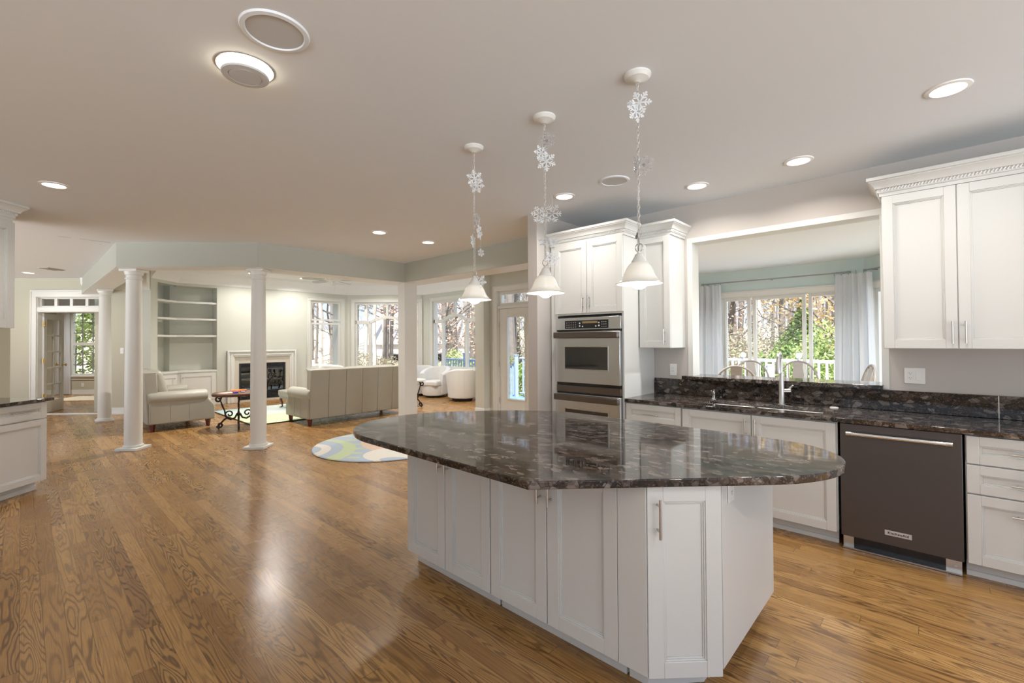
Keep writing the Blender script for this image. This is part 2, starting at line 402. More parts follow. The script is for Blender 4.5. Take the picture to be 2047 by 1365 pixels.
class Fr:
    """plan frame on a wall face: x runs left to right as seen from inside, y goes out through the wall"""
    def __init__(s, p, q):
        s.p = p; s.len = math.hypot(q[0] - p[0], q[1] - p[1]); s.a = math.atan2(q[1] - p[1], q[0] - p[0])
    def kw(s): return dict(loc=(s.p[0], s.p[1], 0), rotz=s.a)
    def pt(s, x, y=0, z=0):
        c, k = math.cos(s.a), math.sin(s.a); return (s.p[0] + c * x - k * y, s.p[1] + k * x + c * y, z)
def wall(name, fr, z0, z1, t, material, openings=(), ext=(0, 0)):
    xs = sorted({-ext[0], fr.len + ext[1], *[v for o in openings for v in o[:2]]}); zs = sorted({z0, z1, *[v for o in openings for v in o[2:4]]})
    m = MB()
    for a, b in zip(xs, xs[1:]):
        run = None
        for c, d in zip(zs, zs[1:]):
            if any(o[0] <= a + 1e-6 and b <= o[1] + 1e-6 and o[2] <= c + 1e-6 and d <= o[3] + 1e-6 for o in openings): 
                if run: m.box(a, b, 0, t, *run); run = None
                continue
            run = (run[0], d) if run else (c, d)
        if run: m.box(a, b, 0, t, *run)
    return struct(m.build(name, material, **fr.kw()))

# ------------------------------------------------------------------ room shell
ZC, ZL, ZB = 2.775, 3.05, 2.45
struct(MB().prism([(-4.2, -4.2), (4.66, -4.2), (4.66, -.86), (6.2, -.86), (7.86, .64), (7.86, 2.95), (6.46, 4.35), (6.46, 6.62), (8.05, 8.21), (8.05, 10.9), (6.4, 12.5), (2.4, 12.8), (1.2, 19.6), (-2.5, 19.6), (-4.2, 14)], -.12, 0).build('floor', M_FLOOR))
BEAM_OUT = [(4.44, 3.10), (4.44, 6.62), (2.137, 6.62), (.845, 7.912), (.83, 12.95)]
struct(MB().prism([(-4.2, -4.2), (4.55, -4.2), (4.55, 3.10)] + BEAM_OUT + [(1.3, 12.9), (1.3, 19.6), (-4.2, 19.6)], ZC, ZC + .12).build('ceiling', M_CEIL))
struct(MB().prism([(.83, 7.5), (4.4, 3.15), (6.5, 3.15), (6.5, 6.6), (8.2, 8.3), (8.2, 11), (6.5, 12.7), (1.0, 12.9)], ZL, ZL + .12).build('ceiling_living', M_CEIL2))
struct(MB().prism([(4.55, -.95), (6.3, -.95), (7.95, .6), (7.95, 3.0), (6.4, 4.5), (4.6, 4.5)], 2.53, 2.62).build('ceiling_nook', M_NOOKC))
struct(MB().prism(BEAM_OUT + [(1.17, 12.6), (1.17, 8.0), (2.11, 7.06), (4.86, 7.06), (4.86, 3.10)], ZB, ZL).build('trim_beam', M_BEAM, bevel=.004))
struct(MB().prism([(4.45, 3.175), (4.45, 6.63), (2.142, 6.63), (.855, 7.917), (.84, 12.7), (1.16, 12.55), (1.16, 7.995), (2.105, 7.05), (4.85, 7.05), (4.85, 3.175)], ZB - .003, ZB + .01).build('trim_soffit', M_TRIM))
struct(MB().box(4.452, 4.70, 6.635, 6.84, 0, ZB - .003).build('trim_post', M_TRIM, bevel=.004))
# hairline drywall crack where two ceiling sheets meet
# kitchen wall
FK = Fr((4.5, 3.17), (4.5, -4.2))
wall('wall_kitchen', FK, 0, ZC, .16, M_WALLK, [(3.17 - 1.80, 3.17 - .27, 1.055, 2.43)])
struct(MB().box(3.66, 4.50, 3.04, 3.17, 0, ZC).build('wall_pantry_end', M_WALLK, bevel=.004))
t = MB()
for a, b, c, d in ((1.365, 2.905, 2.395, 2.445), (1.365, 1.415, 1.055, 2.395), (2.86, 2.905, 1.055, 2.395)): t.box(a, b, -.004, .168, c, d)
struct(t.build('trim_passthrough', M_TRIM, **FK.kw(), bevel=.003))
# patio door wall, family room bay and fireplace wall
FP = Fr((6.3, 6.45), (6.3, 4.2)); wall('wall_patio', FP, 0, ZL, .18, M_WALLL, [(.21, 1.10, 0, 2.40)])
struct(MB().box(6.13, 6.47, 6.45, 6.70, 0, ZL).build('wall_return', M_WALLL))
FG = Fr((7.88, 8.28), (6.28, 6.68)); wall('wall_bay_right', FG, 0, ZL, .15, M_WALLL)
FF = Fr((2.36, 12.33), (6.353, 12.33))
wall('wall_fireplace', FF, 0, ZL, .5, M_WALLL, [(0, .756, 0, 2.72), (1.215, 2.281, .05, .937), (2.935, 3.80, .74, 2.57)], ext=(0, .1))
FB = Fr((6.353, 12.33), (7.88, 10.803)); wall('wall_bay', FB, 0, ZL, .18, M_WALLL, [(.20, 2.03, .70, 2.57)], ext=(.08, .08))
FR = Fr((7.88, 10.803), (7.88, 8.28)); wall('wall_right', FR, 0, ZL, .18, M_WALLL, [(.42, 2.25, .70, 2.57)])
FH = Fr((-2.2, 15.8), (1.80, 11.80))
rt2 = math.sqrt(2)
HX0, HX1 = (.215 + 2.2) * rt2, (1.10 + 2.2) * rt2
wall('wall_hall', FH, 0, ZL, .14, M_WALLH, [(HX0, HX1, 0, 2.10), (HX0, HX1, 2.17, 2.395)])
FD = Fr((1.80, 11.77), (2.36, 12.33)); wall('wall_bookcase', FD, 0, ZL, .5, M_WALLL, [(.19, FD.len, 0, 2.72)], ext=(0, 0))
# niche lining (back of the built-in)
struct(MB().prism([(1.62, 12.25), (2.20, 12.83), (2.28, 12.70), (3.13, 12.70), (3.13, 12.84), (2.1, 13.0), (1.5, 12.4)], 0, 2.9).build('wall_niche', M_WALLL))
struct(MB().box(-4.32, -4.2, -4.2, 6.0, 0, .80).build('rear_reflection_block', M_WALLK))  # low wall added out of view to keep the bright world out of reflections
# kitchen left wall behind the left cabinets
FLK = Fr((-5.4, 1.87), (-.08, 7.19)); wall('wall_left', FLK, 0, ZC, .12, M_WALLH)
# far room seen through the french door
FX = Fr((-1.6, 20.6), (3.2, 15.8)); wall('wall_far', FX, 0, ZC, .15, M_WALLH, [(3.60, 4.77, .53, 2.36)])
wall('wall_far_side', Fr((-4.2, 14), (-1.6, 20.6)), 0, ZC, .15, M_WALLH)
struct(MB().prism([(1.2, 12.6), (3.6, 15.6), (3.2, 16), (1.05, 13)], 0, ZC).build('wall_far_right', M_WALLH))
struct(MB().prism([(-4.2, 14), (1.2, 12.6), (3.6, 15.6), (-1.5, 21)], ZC + .12, ZC + .2).build('ceiling_far', M_CEIL))
# breakfast nook bay
FN1 = Fr((6.3, 4.284), (7.7, 2.884)); FN2 = Fr((7.7, 2.884), (7.7, .70)); FN3 = Fr((7.7, .70), (6.3, -.70)); FN4 = Fr((6.3, -.70), (4.66, -.70))
wall('wall_nook_left', FN1, 0, 2.6, .16, M_NOOK, [(.46, 1.925, .70, 2.11)], ext=(0, .06))
wall('wall_nook', FN2, 0, 2.6, .16, M_NOOK, [(.36, 1.90, .70, 2.11)])
wall('wall_nook_right', FN3, 0, 2.6, .16, M_NOOK, [(.13, 1.84, .70, 2.11)], ext=(.06, 0))
wall('wall_nook_side', FN4, 0, 2.6, .16, M_NOOK)

# --- crown, base and casing trim
CROWN = [(0, 2.78), (.02, 2.78), (.03, 2.82), (.09, 2.90), (.15, 2.96), (.19, 3.0), (.20, 3.05), (0, 3.05)]
struct(MB().sweep(CROWN, [(1.80, 11.77), (2.36, 12.33), (6.353, 12.33), (7.88, 10.803), (7.88, 8.28), (6.28, 6.68)]).build('trim_crown', M_CEIL2, smooth=True))
CR2 = [(0, 2.53), (.02, 2.53), (.035, 2.57), (.10, 2.66), (.11, 2.775), (.11, 3.05), (0, 3.05)]
struct(MB().sweep(CR2, [FH.pt(4.35)[:2], FH.pt(FH.len)[:2]]).build('trim_crown_hall', M_CEIL2, smooth=True))
BASE = [(0, 0), (.022, 0), (.022, .018), (.014, .03), (.014, .10), (.006, .13), (0, .13)]
for nm, path in (('baseboard_hall', [FH.pt(HX1 + .11)[:2], FH.pt(FH.len)[:2]]), ('baseboard_fireplace', [(4.92, 12.33), (6.353, 12.33), (7.88, 10.803), (7.88, 8.28), (6.28, 6.68)]),
                 ('baseboard_patio', [(6.13, 6.70), (6.13, 6.45), (6.3, 6.45), (6.3, 6.37)]), ('baseboard_hall_left', [FH.pt(1.2)[:2], FH.pt(HX0 - .11)[:2]]),
                 ('baseboard_far', [FX.pt(.3)[:2], FX.pt(6)[:2]])):
    struct(MB().sweep(BASE, path).build(nm, M_TRIM, smooth=True))

def casing(m, x0, x1, z0, z1, w=.09, t=.022, sill=False, top=None):
    """flat casing with a raised back band round an opening"""
    top = top or w
    m.box(x0 - w, x0, -t, 0, z0, z1); m.box(x1, x1 + w, -t, 0, z0, z1); m.box(x0 - w, x1 + w, -t, 0, z1, z1 + top)
    e = .003
    m.box(x0 - w - e, x0 - w + .018, -t - .012, -e, z0, z1 + top - .018); m.box(x1 + w - .018, x1 + w + e, -t - .012, -e, z0, z1 + top - .018); m.box(x0 - w - e, x1 + w + e, -t - .012, -e, z1 + top - .018, z1 + top + e)
    if sill: m.box(x0 - w - .02, x1 + w + .02, -.06, .05, z0 - .03, z0); m.box(x0 - w, x1 + w, -.02, 0, z0 - .12, z0 - .03)
def bars(m, x0, x1, z0, z1, w, y0=.03, y1=.09):
    m.box(x0, x0 + w, y0, y1, z0, z1); m.box(x1 - w, x1, y0, y1, z0, z1); m.box(x0 + w, x1 - w, y0, y1, z0, z0 + w); m.box(x0 + w, x1 - w, y0, y1, z1 - w, z1)
def lining(m, x0, x1, z0, z1, d, t=.012):
    m.box(x0 - .001, x0 + t, 0, d, z0, z1); m.box(x1 - t, x1 + .001, 0, d, z0, z1); m.box(x0 + t, x1 - t, 0, d, z1 - t, z1 + .001); m.box(x0 + t, x1 - t, 0, d, z0 - .001, z0 + t)
def plain_window(name, fr, x0, x1, z0, z1, cells, depth=.18, sill=True, cas=.09):
    """cells: list of sashes (x0,x1,z0,z1)"""
    r = sroot(name, fr.pt(0), fr.a)
    m = MB(); casing(m, x0, x1, z0, z1, cas, sill=sill); m.build('casing', M_TRIM, r, bevel=.003)
    m = MB(); lining(m, x0, x1, z0, z1, depth)
    gl = MB()
    for a, b, c, d in cells:
        bars(m, a, b, c, d, .045); gl.box(a + .04, b - .04, .058, .062, c + .04, d - .04)
    m.build('frame', M_TRIM, r, bevel=.002); gl.build('glass', M_GLASS, r)
    return r
plain_window('window_1', FF, 2.935, 3.80, .74, 2.57, [(2.947, 3.788, 2.03, 2.558), (2.947, 3.788, .752, 1.97)])
def arch_window(name, fr, x0, x1, z0, z1, zt=2.0, w=.05):
    r = sroot(name, fr.pt(0), fr.a); xc = (x0 + x1) / 2; hw = (x1 - x0) * .265; rise = .16
    m = MB(); casing(m, x0, x1, z0, z1, .095, sill=True); m.build('casing', M_TRIM, r, bevel=.003)
    m = MB(); lining(m, x0, x1, z0, z1, .18); y0, y1 = .03, .09
    bars(m, x0 + .012, x1 - .012, z0 + .012, z1 - .012, w)
    # arch: two legs and a segmental band from springing height zt
    zs = zt - .02
    for sx in (-1, 1): m.box(xc + sx * hw - .04, xc + sx * hw + .04, y0 - .01, y1, z0 + .012, zs)
    R = (hw * hw + rise * rise) / (2 * rise); a0 = math.asin(hw / R); N = 18
    for i in range(N):
        a, b = -a0 + 2 * a0 * i / N, -a0 + 2 * a0 * (i + 1) / N
        q = []
        for rr in (R - .035, R + .045):
            for g in (a, b): q.append((xc + rr * math.sin(g), zs + rise - R + rr * math.cos(g)))
        lo = [m.bm.verts.new((x, y0 - .01, z)) for x, z in (q[0], q[1], q[3], q[2])]; hi = [m.bm.verts.new((x, y1, z)) for x, z in (q[0], q[1], q[3], q[2])]
        m.bm.faces.new(lo); m.bm.faces.new(hi[::-1])
        for k in range(4): m.bm.faces.new((lo[k], hi[k], hi[(k + 1) % 4], lo[(k + 1) % 4]))
    for sx in (-1, 1):
        a, b = sorted((xc + sx * (hw + .03), xc + sx * (x1 - xc)))
        m.box(a, b, y0, y1, zt - .05, zt + .045)
    m.box(xc - .035, xc + .035, y0, y1, zs + rise, z1)
    m.build('frame', M_TRIM, r, bevel=.002)
    MB().box(x0 + .02, x1 - .02, .058, .062, z0 + .02, z1 - .02).build('glass', M_GLASS, r)
    return r
arch_window('window_2', FB, .20, 2.03, .70, 2.57)
arch_window('window_3', FR, .42, 2.25, .70, 2.57)
plain_window('window_4', FN2, .36, 1.90, .70, 2.11, [(.372, .765, .712, 2.098), (.80, 1.50, .712, 2.098), (1.535, 1.89, .712, 2.098)], .16, True, .085)
plain_window('window_5', FN1, .46, 1.925, .70, 2.11, [(.47, 1.19, .712, 2.098), (1.19, 1.915, .712, 2.098)], .16, True, .06)
plain_window('window_6', FN3, .13, 1.84, .70, 2.11, [(.14, .92, .712, 2.098), (.95, 1.83, .712, 2.098)], .16, True, .085)
# far window with dark glazing bars
r = plain_window('window_7', FX, 3.60, 4.77, .53, 2.36, [(3.61, 4.76, 1.43, 2.35), (3.61, 4.76, .54, 1.43)], .15, True, .09)
m = MB()
for i in range(1, 4): m.box(3.61 + 1.15 * i / 4 - .011, 3.61 + 1.15 * i / 4 + .011, .05, .07, .54, 2.35)
for i in range(1, 6): m.box(3.61, 4.76, .05, .07, .54 + 1.81 * i / 6 - (.011 if i != 3 else .03), .54 + 1.81 * i / 6 + (.011 if i != 3 else .03))
bars(m, 3.61, 4.76, .54, 2.35, .03, .045, .075)
m.build('muntins', M_GREYCAB, r)

# --- french door with transom in the hall wall
r = sroot('door_1', FH.pt(0), FH.a)
m = MB(); casing(m, HX0, HX1, 0, 2.395, .11, .024, top=.14); m.box(HX0, HX1, -.012, .14, 2.095, 2.18); m.box(HX0 - .11, HX1 + .11, -.04, 0, 2.50, 2.535)
m.build('casing', M_TRIM, r, bevel=.003)
m = MB(); lining(m, HX0, HX1, 0, 2.095, .14); lining(m, HX0, HX1, 2.18, 2.395, .14)
tw = (HX1 - HX0) / 4
for i in range(4): bars(m, HX0 + .01 + i * (HX1 - HX0 - .02) / 4, HX0 + .01 + (i + 1) * (HX1 - HX0 - .02) / 4, 2.19, 2.385, .028, .05, .09)
m.build('transom_frame', M_TRIM, r, bevel=.002)
MB().box(HX0 + .02, HX1 - .02, .068, .072, 2.2, 2.38).build('transom_glass', M_GLASS, r)
# door leaf swung open into the far room, hinged on the left jamb
hp = FH.pt(HX0 + .02, .10); LW = .80
leaf = sroot('door_2', hp, math.radians(66))
m = MB(); m.box(0, .11, -.02, .02, .012, 2.07); m.box(LW - .11, LW, -.02, .02, .012, 2.07); m.box(.11, LW - .11, -.02, .02, .012, .25); m.box(.11, LW - .11, -.02, .02, 1.95, 2.07)
m.box(LW / 2 - .016, LW / 2 + .016, -.018, .018, .25, 1.95)
for i in range(1, 5): m.box(.11, LW - .11, -.018, .018, .25 + 1.70 * i / 5 - .016, .25 + 1.70 * i / 5 + .016)
m.build('leaf', M_TRIM, leaf, bevel=.003)
MB().box(.11, LW - .11, -.003, .003, .25, 1.95).build('glass', M_GLASS, leaf)
m = MB()
for z in (.36, 1.09, 1.85): m.tube([(-.012, -.03, z - .05), (-.012, -.03, z + .05)], .012, 10); m.box(-.05, .035, -.026, -.021, z - .05, z + .05)
m.build('hinges', M_BRASS, leaf)
m = MB(); 
for s in (-1, 1): m.lathe([(.0, 0), (.026, 0), (.026, .006), (.010, .010), (.010, .035), (.024, .045), (.028, .056), (.022, .068), (0, .07)], (0, 0, 0), 16, Matrix.Translation((LW - .06, s * .02, .98)) @ Matrix.Rotation(-s * PI / 2, 4, 'X'))
m.build('knob', M_BRASS, leaf, smooth=True)

# --- patio door with transom
r = sroot('door_3', FP.pt(0), FP.a); a, b = .21, 1.10
m = MB(); casing(m, a, b, 0, 2.40, .10, .024); m.build('casing', M_TRIM, r, bevel=.003)
m = MB(); lining(m, a, b, 0, 2.40, .18); m.box(a, b, .0, .16, 2.065, 2.12); bars(m, a + .012, b - .012, 2.12, 2.388, .05, .04, .10); m.box(a, b, 0, .2, -.001, .02); m.build('frame', M_TRIM, r, bevel=.003)
m = MB(); dz = 2.06; m.box(a + .015, a + .225, .04, .085, .02, dz); m.box(b - .225, b - .015, .04, .085, .02, dz); m.box(a + .225, b - .225, .04, .085, .02, .34); m.box(a + .225, b - .225, .04, .085, 1.90, dz)
bars(m, a + .20, b - .20, .315, 1.925, .028, .03, .095); m.build('leaf', M_TRIM, r, bevel=.003)
MB().box(a + .22, b - .22, .06, .065, .33, 1.91).build('glass', M_GLASS, r)
MB().box(a + .05, b - .05, .06, .065, 2.16, 2.35).build('transom_glass', M_GLASS, r)
m = MB()
for z in (.3, 1.0, 1.75): m.tube([(a + .012, .025, z - .05), (a + .012, .025, z + .05)], .009, 8)
m.build('hinges', M_NICK, r)

# --- hairline ceiling crack over the left beam
m = MB()
def strip(p, q, w=.006):
    d = (Vector(q) - Vector(p)).normalized(); n = Vector((-d.y, d.x)) * w / 2
    m.prism([(p[0] + n.x, p[1] + n.y), (p[0] - n.x, p[1] - n.y), (q[0] - n.x, q[1] - n.y), (q[0] + n.x, q[1] + n.y)], ZC - .0012, ZC + .001)
strip((.30, 7.955), (.42, 7.965)); strip((.50, 7.97), (.80, 7.985))
struct(m.build('trim_crack', M_DWOOD))

# ------------------------------------------------------------------ kitchen cabinets
def shaker(m, x0, x1, z0, z1, t=.02, rail=.058, bead=.0065):
    """framed door front: rails and stiles, stepped bead, recessed panel (front face at y=0)"""
    m.box(x0, x0 + rail, 0, t, z0, z1); m.box(x1 - rail, x1, 0, t, z0, z1)
    m.box(x0 + rail, x1 - rail, 0, t, z0, z0 + rail); m.box(x0 + rail, x1 - rail, 0, t, z1 - rail, z1)
    a, b, c, d = x0 + rail, x1 - rail, z0 + rail, z1 - rail
    for k, y in ((0, .004), (1, .0085)):
        o = bead * k
        m.box(a + o, a + o + bead, y, t, c + o, d - o); m.box(b - o - bead, b - o, y, t, c + o, d - o)
        m.box(a + o + bead, b - o - bead, y, t, c + o, c + o + bead); m.box(a + o + bead, b - o - bead, y, t, d - o - bead, d - o)
    o = 2 * bead; m.box(a + o, b - o, .0125, t, c + o, d - o)
    return m
def pull(parent, x, z, L=.145, horiz=False, name='handle'):
    m = MB(); r = .0058
    if horiz:
        m.tube([(x - L / 2, -.032, z), (x + L / 2, -.032, z)], r, 10)
        for s in (-1, 1): m.tube([(x + s * L * .32, -.032, z), (x + s * L * .32, 0, z)], .0046, 8)
    else:
        m.tube([(x, -.032, z - L / 2), (x, -.032, z + L / 2)], r, 10)
        for s in (-1, 1): m.tube([(x, -.032, z + s * L * .32), (x, 0, z + s * L * .32)], .0046, 8)
    return m.build(name, M_NICK, parent, smooth=True)
def door_part(parent, x0, x1, z0, z1, hx=None, hz=None, name='door', horiz=False, rail=.058, L=.145):
    d = shaker(MB(), x0, x1, z0, z1, rail=rail).build(name, M_CAB, parent, bevel=.0018)
    if hx is not None: pull(d, hx, hz, L, horiz)
    return d
G = .0025
WR = -PI / 2                                             # cabinets on the kitchen wall face -X
XF = 3.87                                                # their door plane
def kpt(y, z=0, x=XF): return (x, y, z)
# base cabinet with one drawer, left of the sink
t = thing('base_cabinet', 'white base cabinet with a drawer, between the wall oven and the sink cabinet', 'cabinet', kpt(2.148), WR)
m = MB(); m.box(0, .53, .021, .62, .10, .862); m.build('body', M_CAB, t, bevel=.002)
MB().box(0, .53, .085, .10, 0, .10).build('toe_kick', M_CAB, t)
door_part(t, .005, .525, .694, .855, .262, .770, 'drawer', True, .05)
door_part(t, .005, .2635, .10, .686, .23, .60); door_part(t, .2665, .525, .10, .686, .30, .60)
# sink cabinet
t = thing('sink_cabinet', 'white two-door base cabinet under the kitchen sink', 'cabinet', kpt(1.613), WR)
m = MB(); m.box(0, .018, .021, .62, .10, .862); m.box(1.08, 1.098, .021, .62, .10, .862); m.box(.018, 1.08, .021, .62, .10, .118); m.box(.018, 1.08, .6, .62, .118, .862); m.box(.018, 1.08, .021, .04, .12, .862); m.build('body', M_CAB, t, bevel=.002)
m = MB(); m.box(0, 1.09, .085, .10, 0, .10); m.box(0, 1.09, .072, .085, 0, .03); m.build('toe_kick', M_CAB, t)
door_part(t, .005, .545, .097, .853, .508, .752); door_part(t, .551, 1.088, .097, .853, .578, .752)
# dishwasher
t = thing('dishwasher', 'black stainless dishwasher with bar handle between white cabinets', 'dishwasher', kpt(.505), WR)
MB().box(.004, .610, .03, .60, .095, .862).build('tub', M_BLACK, t)
d = MB().box(.006, .611, -.004, .03, .092, .862).build('door', M_DSTEEL, t, bevel=.004)
m = MB(); m.tube([(.045, -.05, .800), (.568, -.05, .800)], .0125, 14)
for x in (.058, .555): m.tube([(x, -.05, .800), (x, -.004, .800)], .009, 10)
m.build('handle', M_CHROME, d, smooth=True)
for x in (.045, .538): MB().tube([(x, -.05, .80), (x + .03, -.05, .80)], .0138, 14).build('handle_end', M_NICK, d, smooth=True)
bd = MB().box(.240, .374, -.0062, -.004, .158, .190).build('badge', mat('badge_grey', (.62, .60, .59), .4, .3), d)
fc = bpy.data.curves.new('lettering', 'FONT'); fc.body = 'KitchenAid'; fc.size = .0215; fc.align_x = 'CENTER'; fc.align_y = 'CENTER'; fc.extrude = .0006; fc.offset = .0004; fc.space_character = 1.08
fo = bpy.data.objects.new('lettering_curve', fc); COL.objects.link(fo); bpy.context.view_layer.update()
lm = bpy.data.meshes.new_from_object(fo.evaluated_get(bpy.context.evaluated_depsgraph_get())); bpy.data.objects.remove(fo)
lo_ = bpy.data.objects.new('lettering', lm); COL.objects.link(lo_); lo_.parent = d; lo_.location = (.307, -.0066, .174); lo_.rotation_euler = (PI / 2, 0, 0); lm.materials.clear(); lm.materials.append(M_BLACK)
m = MB(); m.box(.012, .602, .055, .065, .004, .092); m.build('kick_plate', M_BLACK, t)
m = MB(); m.box(.012, .602, .01, .055, .003, .012); m.box(.012, .07, .045, .055, .012, .09); m.box(.53, .602, .045, .055, .012, .09)
m.lathe([(0, 0), (.006, 0), (.006, .003), (0, .003)], (.575, .044, .04), 10, None); m.build('kick_frame', M_NICK, t)
# drawer cabinet at the right edge
t = thing('drawer_cabinet', 'white three-drawer base cabinet right of the dishwasher', 'cabinet', kpt(-.117), WR)
m = MB(); m.box(0, .62, .021, .62, .10, .862); m.build('body', M_CAB, t, bevel=.002)
m = MB(); m.box(0, .62, .085, .10, 0, .10); m.box(0, .62, .072, .085, 0, .03); m.build('toe_kick', M_CAB, t)
door_part(t, .005, .615, .693, .857, .26, .774, 'drawer', True, .055, .15); door_part(t, .005, .615, .517, .684, .26, .596, 'drawer', True, .055, .15); door_part(t, .005, .615, .096, .508, .26, .42, 'drawer', True, .058, .15)
# more base cabinets out of frame carry the worktop on
t = thing('base_cabinet', 'white base cabinet at the far right end of the worktop', 'cabinet', kpt(-.742), WR)
MB().box(0, .9, .021, .62, 0, .862).build('body', M_CAB, t); door_part(t, .005, .895, .1, .855, .06, .75)

# worktop with sink cut-out, backsplash and ledge
t = MB()
SX0, SX1, SY0, SY1 = 4.005, 4.285, .62, 1.475
t.box(3.85, SX0, -1.64, 2.148, .865, .897); t.box(SX1, 4.498, -1.64, 2.148, .865, .897); t.box(SX0, SX1, -1.64, SY0, .865, .897); t.box(SX0, SX1, SY1, 2.148, .865, .897)
o = t.build('granite_worktop', M_GRAN, bevel=.004); tag(o, 'long dark brown granite worktop along the kitchen wall, cut out for the sink', 'worktop')
o = MB().box(4.476, 4.499, -1.64, 2.148, .898, 1.052).build('backsplash', M_GRAN, bevel=.002); tag(o, 'low dark granite backsplash standing on the wall worktop', 'backsplash')
o = MB().box(4.42, 4.80, .30, 1.84, 1.0545, 1.088).build('granite_ledge', M_GRAN, bevel=.004); tag(o, 'granite ledge on the sill of the wall opening behind the faucet', 'ledge')
o = MB().box(4.4755, 4.4765, -.303, -.2985, .899, 1.051)
o = o.build('backsplash_joint', M_PLATE); o['kind'] = 'structure'; o.name = 'trim_joint'
# undermount sink
t = thing('kitchen_sink', 'white undermount double sink set in the wall worktop', 'sink', (4.145, 1.045, 0))
m = MB(); w = .012
for y0, y1 in ((-.425, .08), (.10, .43)):
    m.box(-.14, .14, y0, y1, .70, .712); m.box(-.14, -.128, y0, y1, .712, .864); m.box(.128, .14, y0, y1, .712, .864); m.box(-.128, .128, y0, y0 + w, .712, .864); m.box(-.128, .128, y1 - w, y1, .712, .864)
m.box(-.14, .14, .08, .10, .80, .845)
m.build('basin', mat('sink_white', (.83, .82, .80), .2, coat=.4), t, bevel=.003)
for y in (-.17, .27): MB().lathe([(.0, .713), (.045, .713), (.042, .7165), (0, .7165)], (0, y, 0), 20).build('drain', M_STEEL, t)
# faucet with pull-down head
t = thing('kitchen_faucet', 'brushed nickel pull-down faucet standing behind the sink', 'faucet', (4.345, .957, .897))
m = MB(); m.lathe([(0, 0), (.030, 0), (.030, .006), (.0235, .010), (.0225, .10), (.021, .17), (.0165, .22), (.0155, .26), (0, .26)], (0, 0, 0), 24); m.build('body', M_NICK, t, smooth=True)
m = MB(); pts = [(0, 0, .25)]
for i in range(15):
    a = PI * i / 14; pts.append((-.052 + .052 * math.cos(a), 0, .375 + .052 * math.sin(a)))
pts += [(-.104, 0, .34)]
m.tube(pts, .0125, 12); m.build('spout', M_NICK, t, smooth=True)
m = MB(); m.lathe([(0, .26), (.024, .26), (.026, .268), (.0225, .30), (.016, .355), (.0135, .385), (0, .385)], (-.104, 0, 0), 20); m.build('spray_head', M_NICK, t, smooth=True)
m = MB(); m.tube([(0, -.015, .115), (0, -.07, .120)], [.016, .0175], 14); m.tube([(0, -.05, .125), (-.012, -.085, .165)], [.009, .006], 10); m.build('lever', M_NICK, t, smooth=True)
t = thing('soap_dispenser', 'chrome soap dispenser left of the faucet on the worktop', 'soap dispenser', (4.345, 1.508, .897))
m = MB(); m.lathe([(0, 0), (.024, 0), (.024, .004), (.015, .010), (.014, .045), (.017, .05), (.017, .062), (.008, .066), (.008, .085), (0, .085)], (0, 0, 0), 18); m.build('pump', M_CHROME, t, smooth=True)
MB().tube([(0, 0, .078), (-.02, .004, .080), (-.05, .01, .070)], .0065, 8).build('nozzle', M_CHROME, t, smooth=True)
o = MB().lathe([(0, 0), (.021, 0), (.021, .012), (.016, .018), (.016, .055), (.019, .062), (.019, .085), (.012, .092), (0, .092)], (0, 0, 0), 18).build('sink_stopper', M_BLACK, smooth=True); o.location = (4.42, 1.470, .897)
tag(o, 'short dark bottle-shaped stopper standing beside the soap dispenser', 'stopper')
o = MB().lathe([(0, 0), (.030, 0), (.030, .004), (.024, .008), (0, .009)], (0, 0, 0), 20).build('hole_cover', M_PLATE, smooth=True); o.location = (4.38, .60, .897)
tag(o, 'small white disc covering a hole in the worktop right of the sink', 'hole cover')

# wall ovens in a tall cabinet
t = thing('oven_cabinet', 'tall white cabinet with crown moulding housing the double oven', 'cabinet', (3.85, 2.962, 0), WR)
m = MB(); m.box(-.06, .024, .021, .645, 0, 2.44); m.box(.782, .806, .021, .645, 0, 2.44); m.box(.024, .782, .021, .645, 1.70, 2.44); m.box(.024, .782, .021, .645, .10, .30); m.box(.024, .782, .60, .645, .3, 1.70); m.box(.024, .782, .085, .6, 0, .10)
m.build('body', M_CAB, t, bevel=.002)
door_part(t, .003, .402, 1.718, 2.438, .362, 1.825, L=.135); door_part(t, .407, .803, 1.718, 2.438, .437, 1.825, L=.135)
CRN = [(0, 0), (.012, 0), (.012, .022), (.020, .026), (.022, .032), (.022, .050), (.034, .054), (.036, .060), (.040, .070), (.048, .082), (.060, .094), (.068, .099), (.068, .104), (.078, .108), (.078, .130), (0, .130)]
def crown(parent, path, z, scale=1.0):
    m = MB(); m.sweep([(o * scale, z + h * scale) for o, h in CRN], path)
    # rope bead along the frieze
    for p, q in zip(path, path[1:]):
        d = Vector(q) - Vector(p); L = d.length; d.normalize(); n = Vector((d.y, -d.x)); k = max(2, int(L / .017))
        for i in range(k):
            c = Vector(p) + d * (L * (i + .5) / k) + n * .024 * scale
            m.tube([(c.x - d.x * .006, c.y - d.y * .006, z + .034 * scale), (c.x + d.x * .006, c.y + d.y * .006, z + .052 * scale)], .0052, 5)
    return m.build('crown_moulding', M_CAB, parent, smooth=True)
crown(t, [(-.06, .02), (.806, .02), (.806, .235)], 2.44)
o = thing('wall_oven', 'stainless double wall oven with black window and control panel', 'oven', (3.85, 2.938, 0), WR)
MB().box(.004, .755, .022, .58, .31, 1.69).build('housing', M_BMETAL, o)
MB().box(0, .760, -.006, .022, 1.552, 1.674).build('control_panel', M_STEEL, o, bevel=.003)
cp = MB().box(.115, .630, -.009, -.005, 1.562, 1.645).build('control_glass', M_BLACK, o, bevel=.002)
MB().box(.33, .51, -.0098, -.0088, 1.613, 1.634).build('display', mat('display_amber', (.10, .075, .04), .3, emit=(.35, .24, .08), estr=.35), cp)
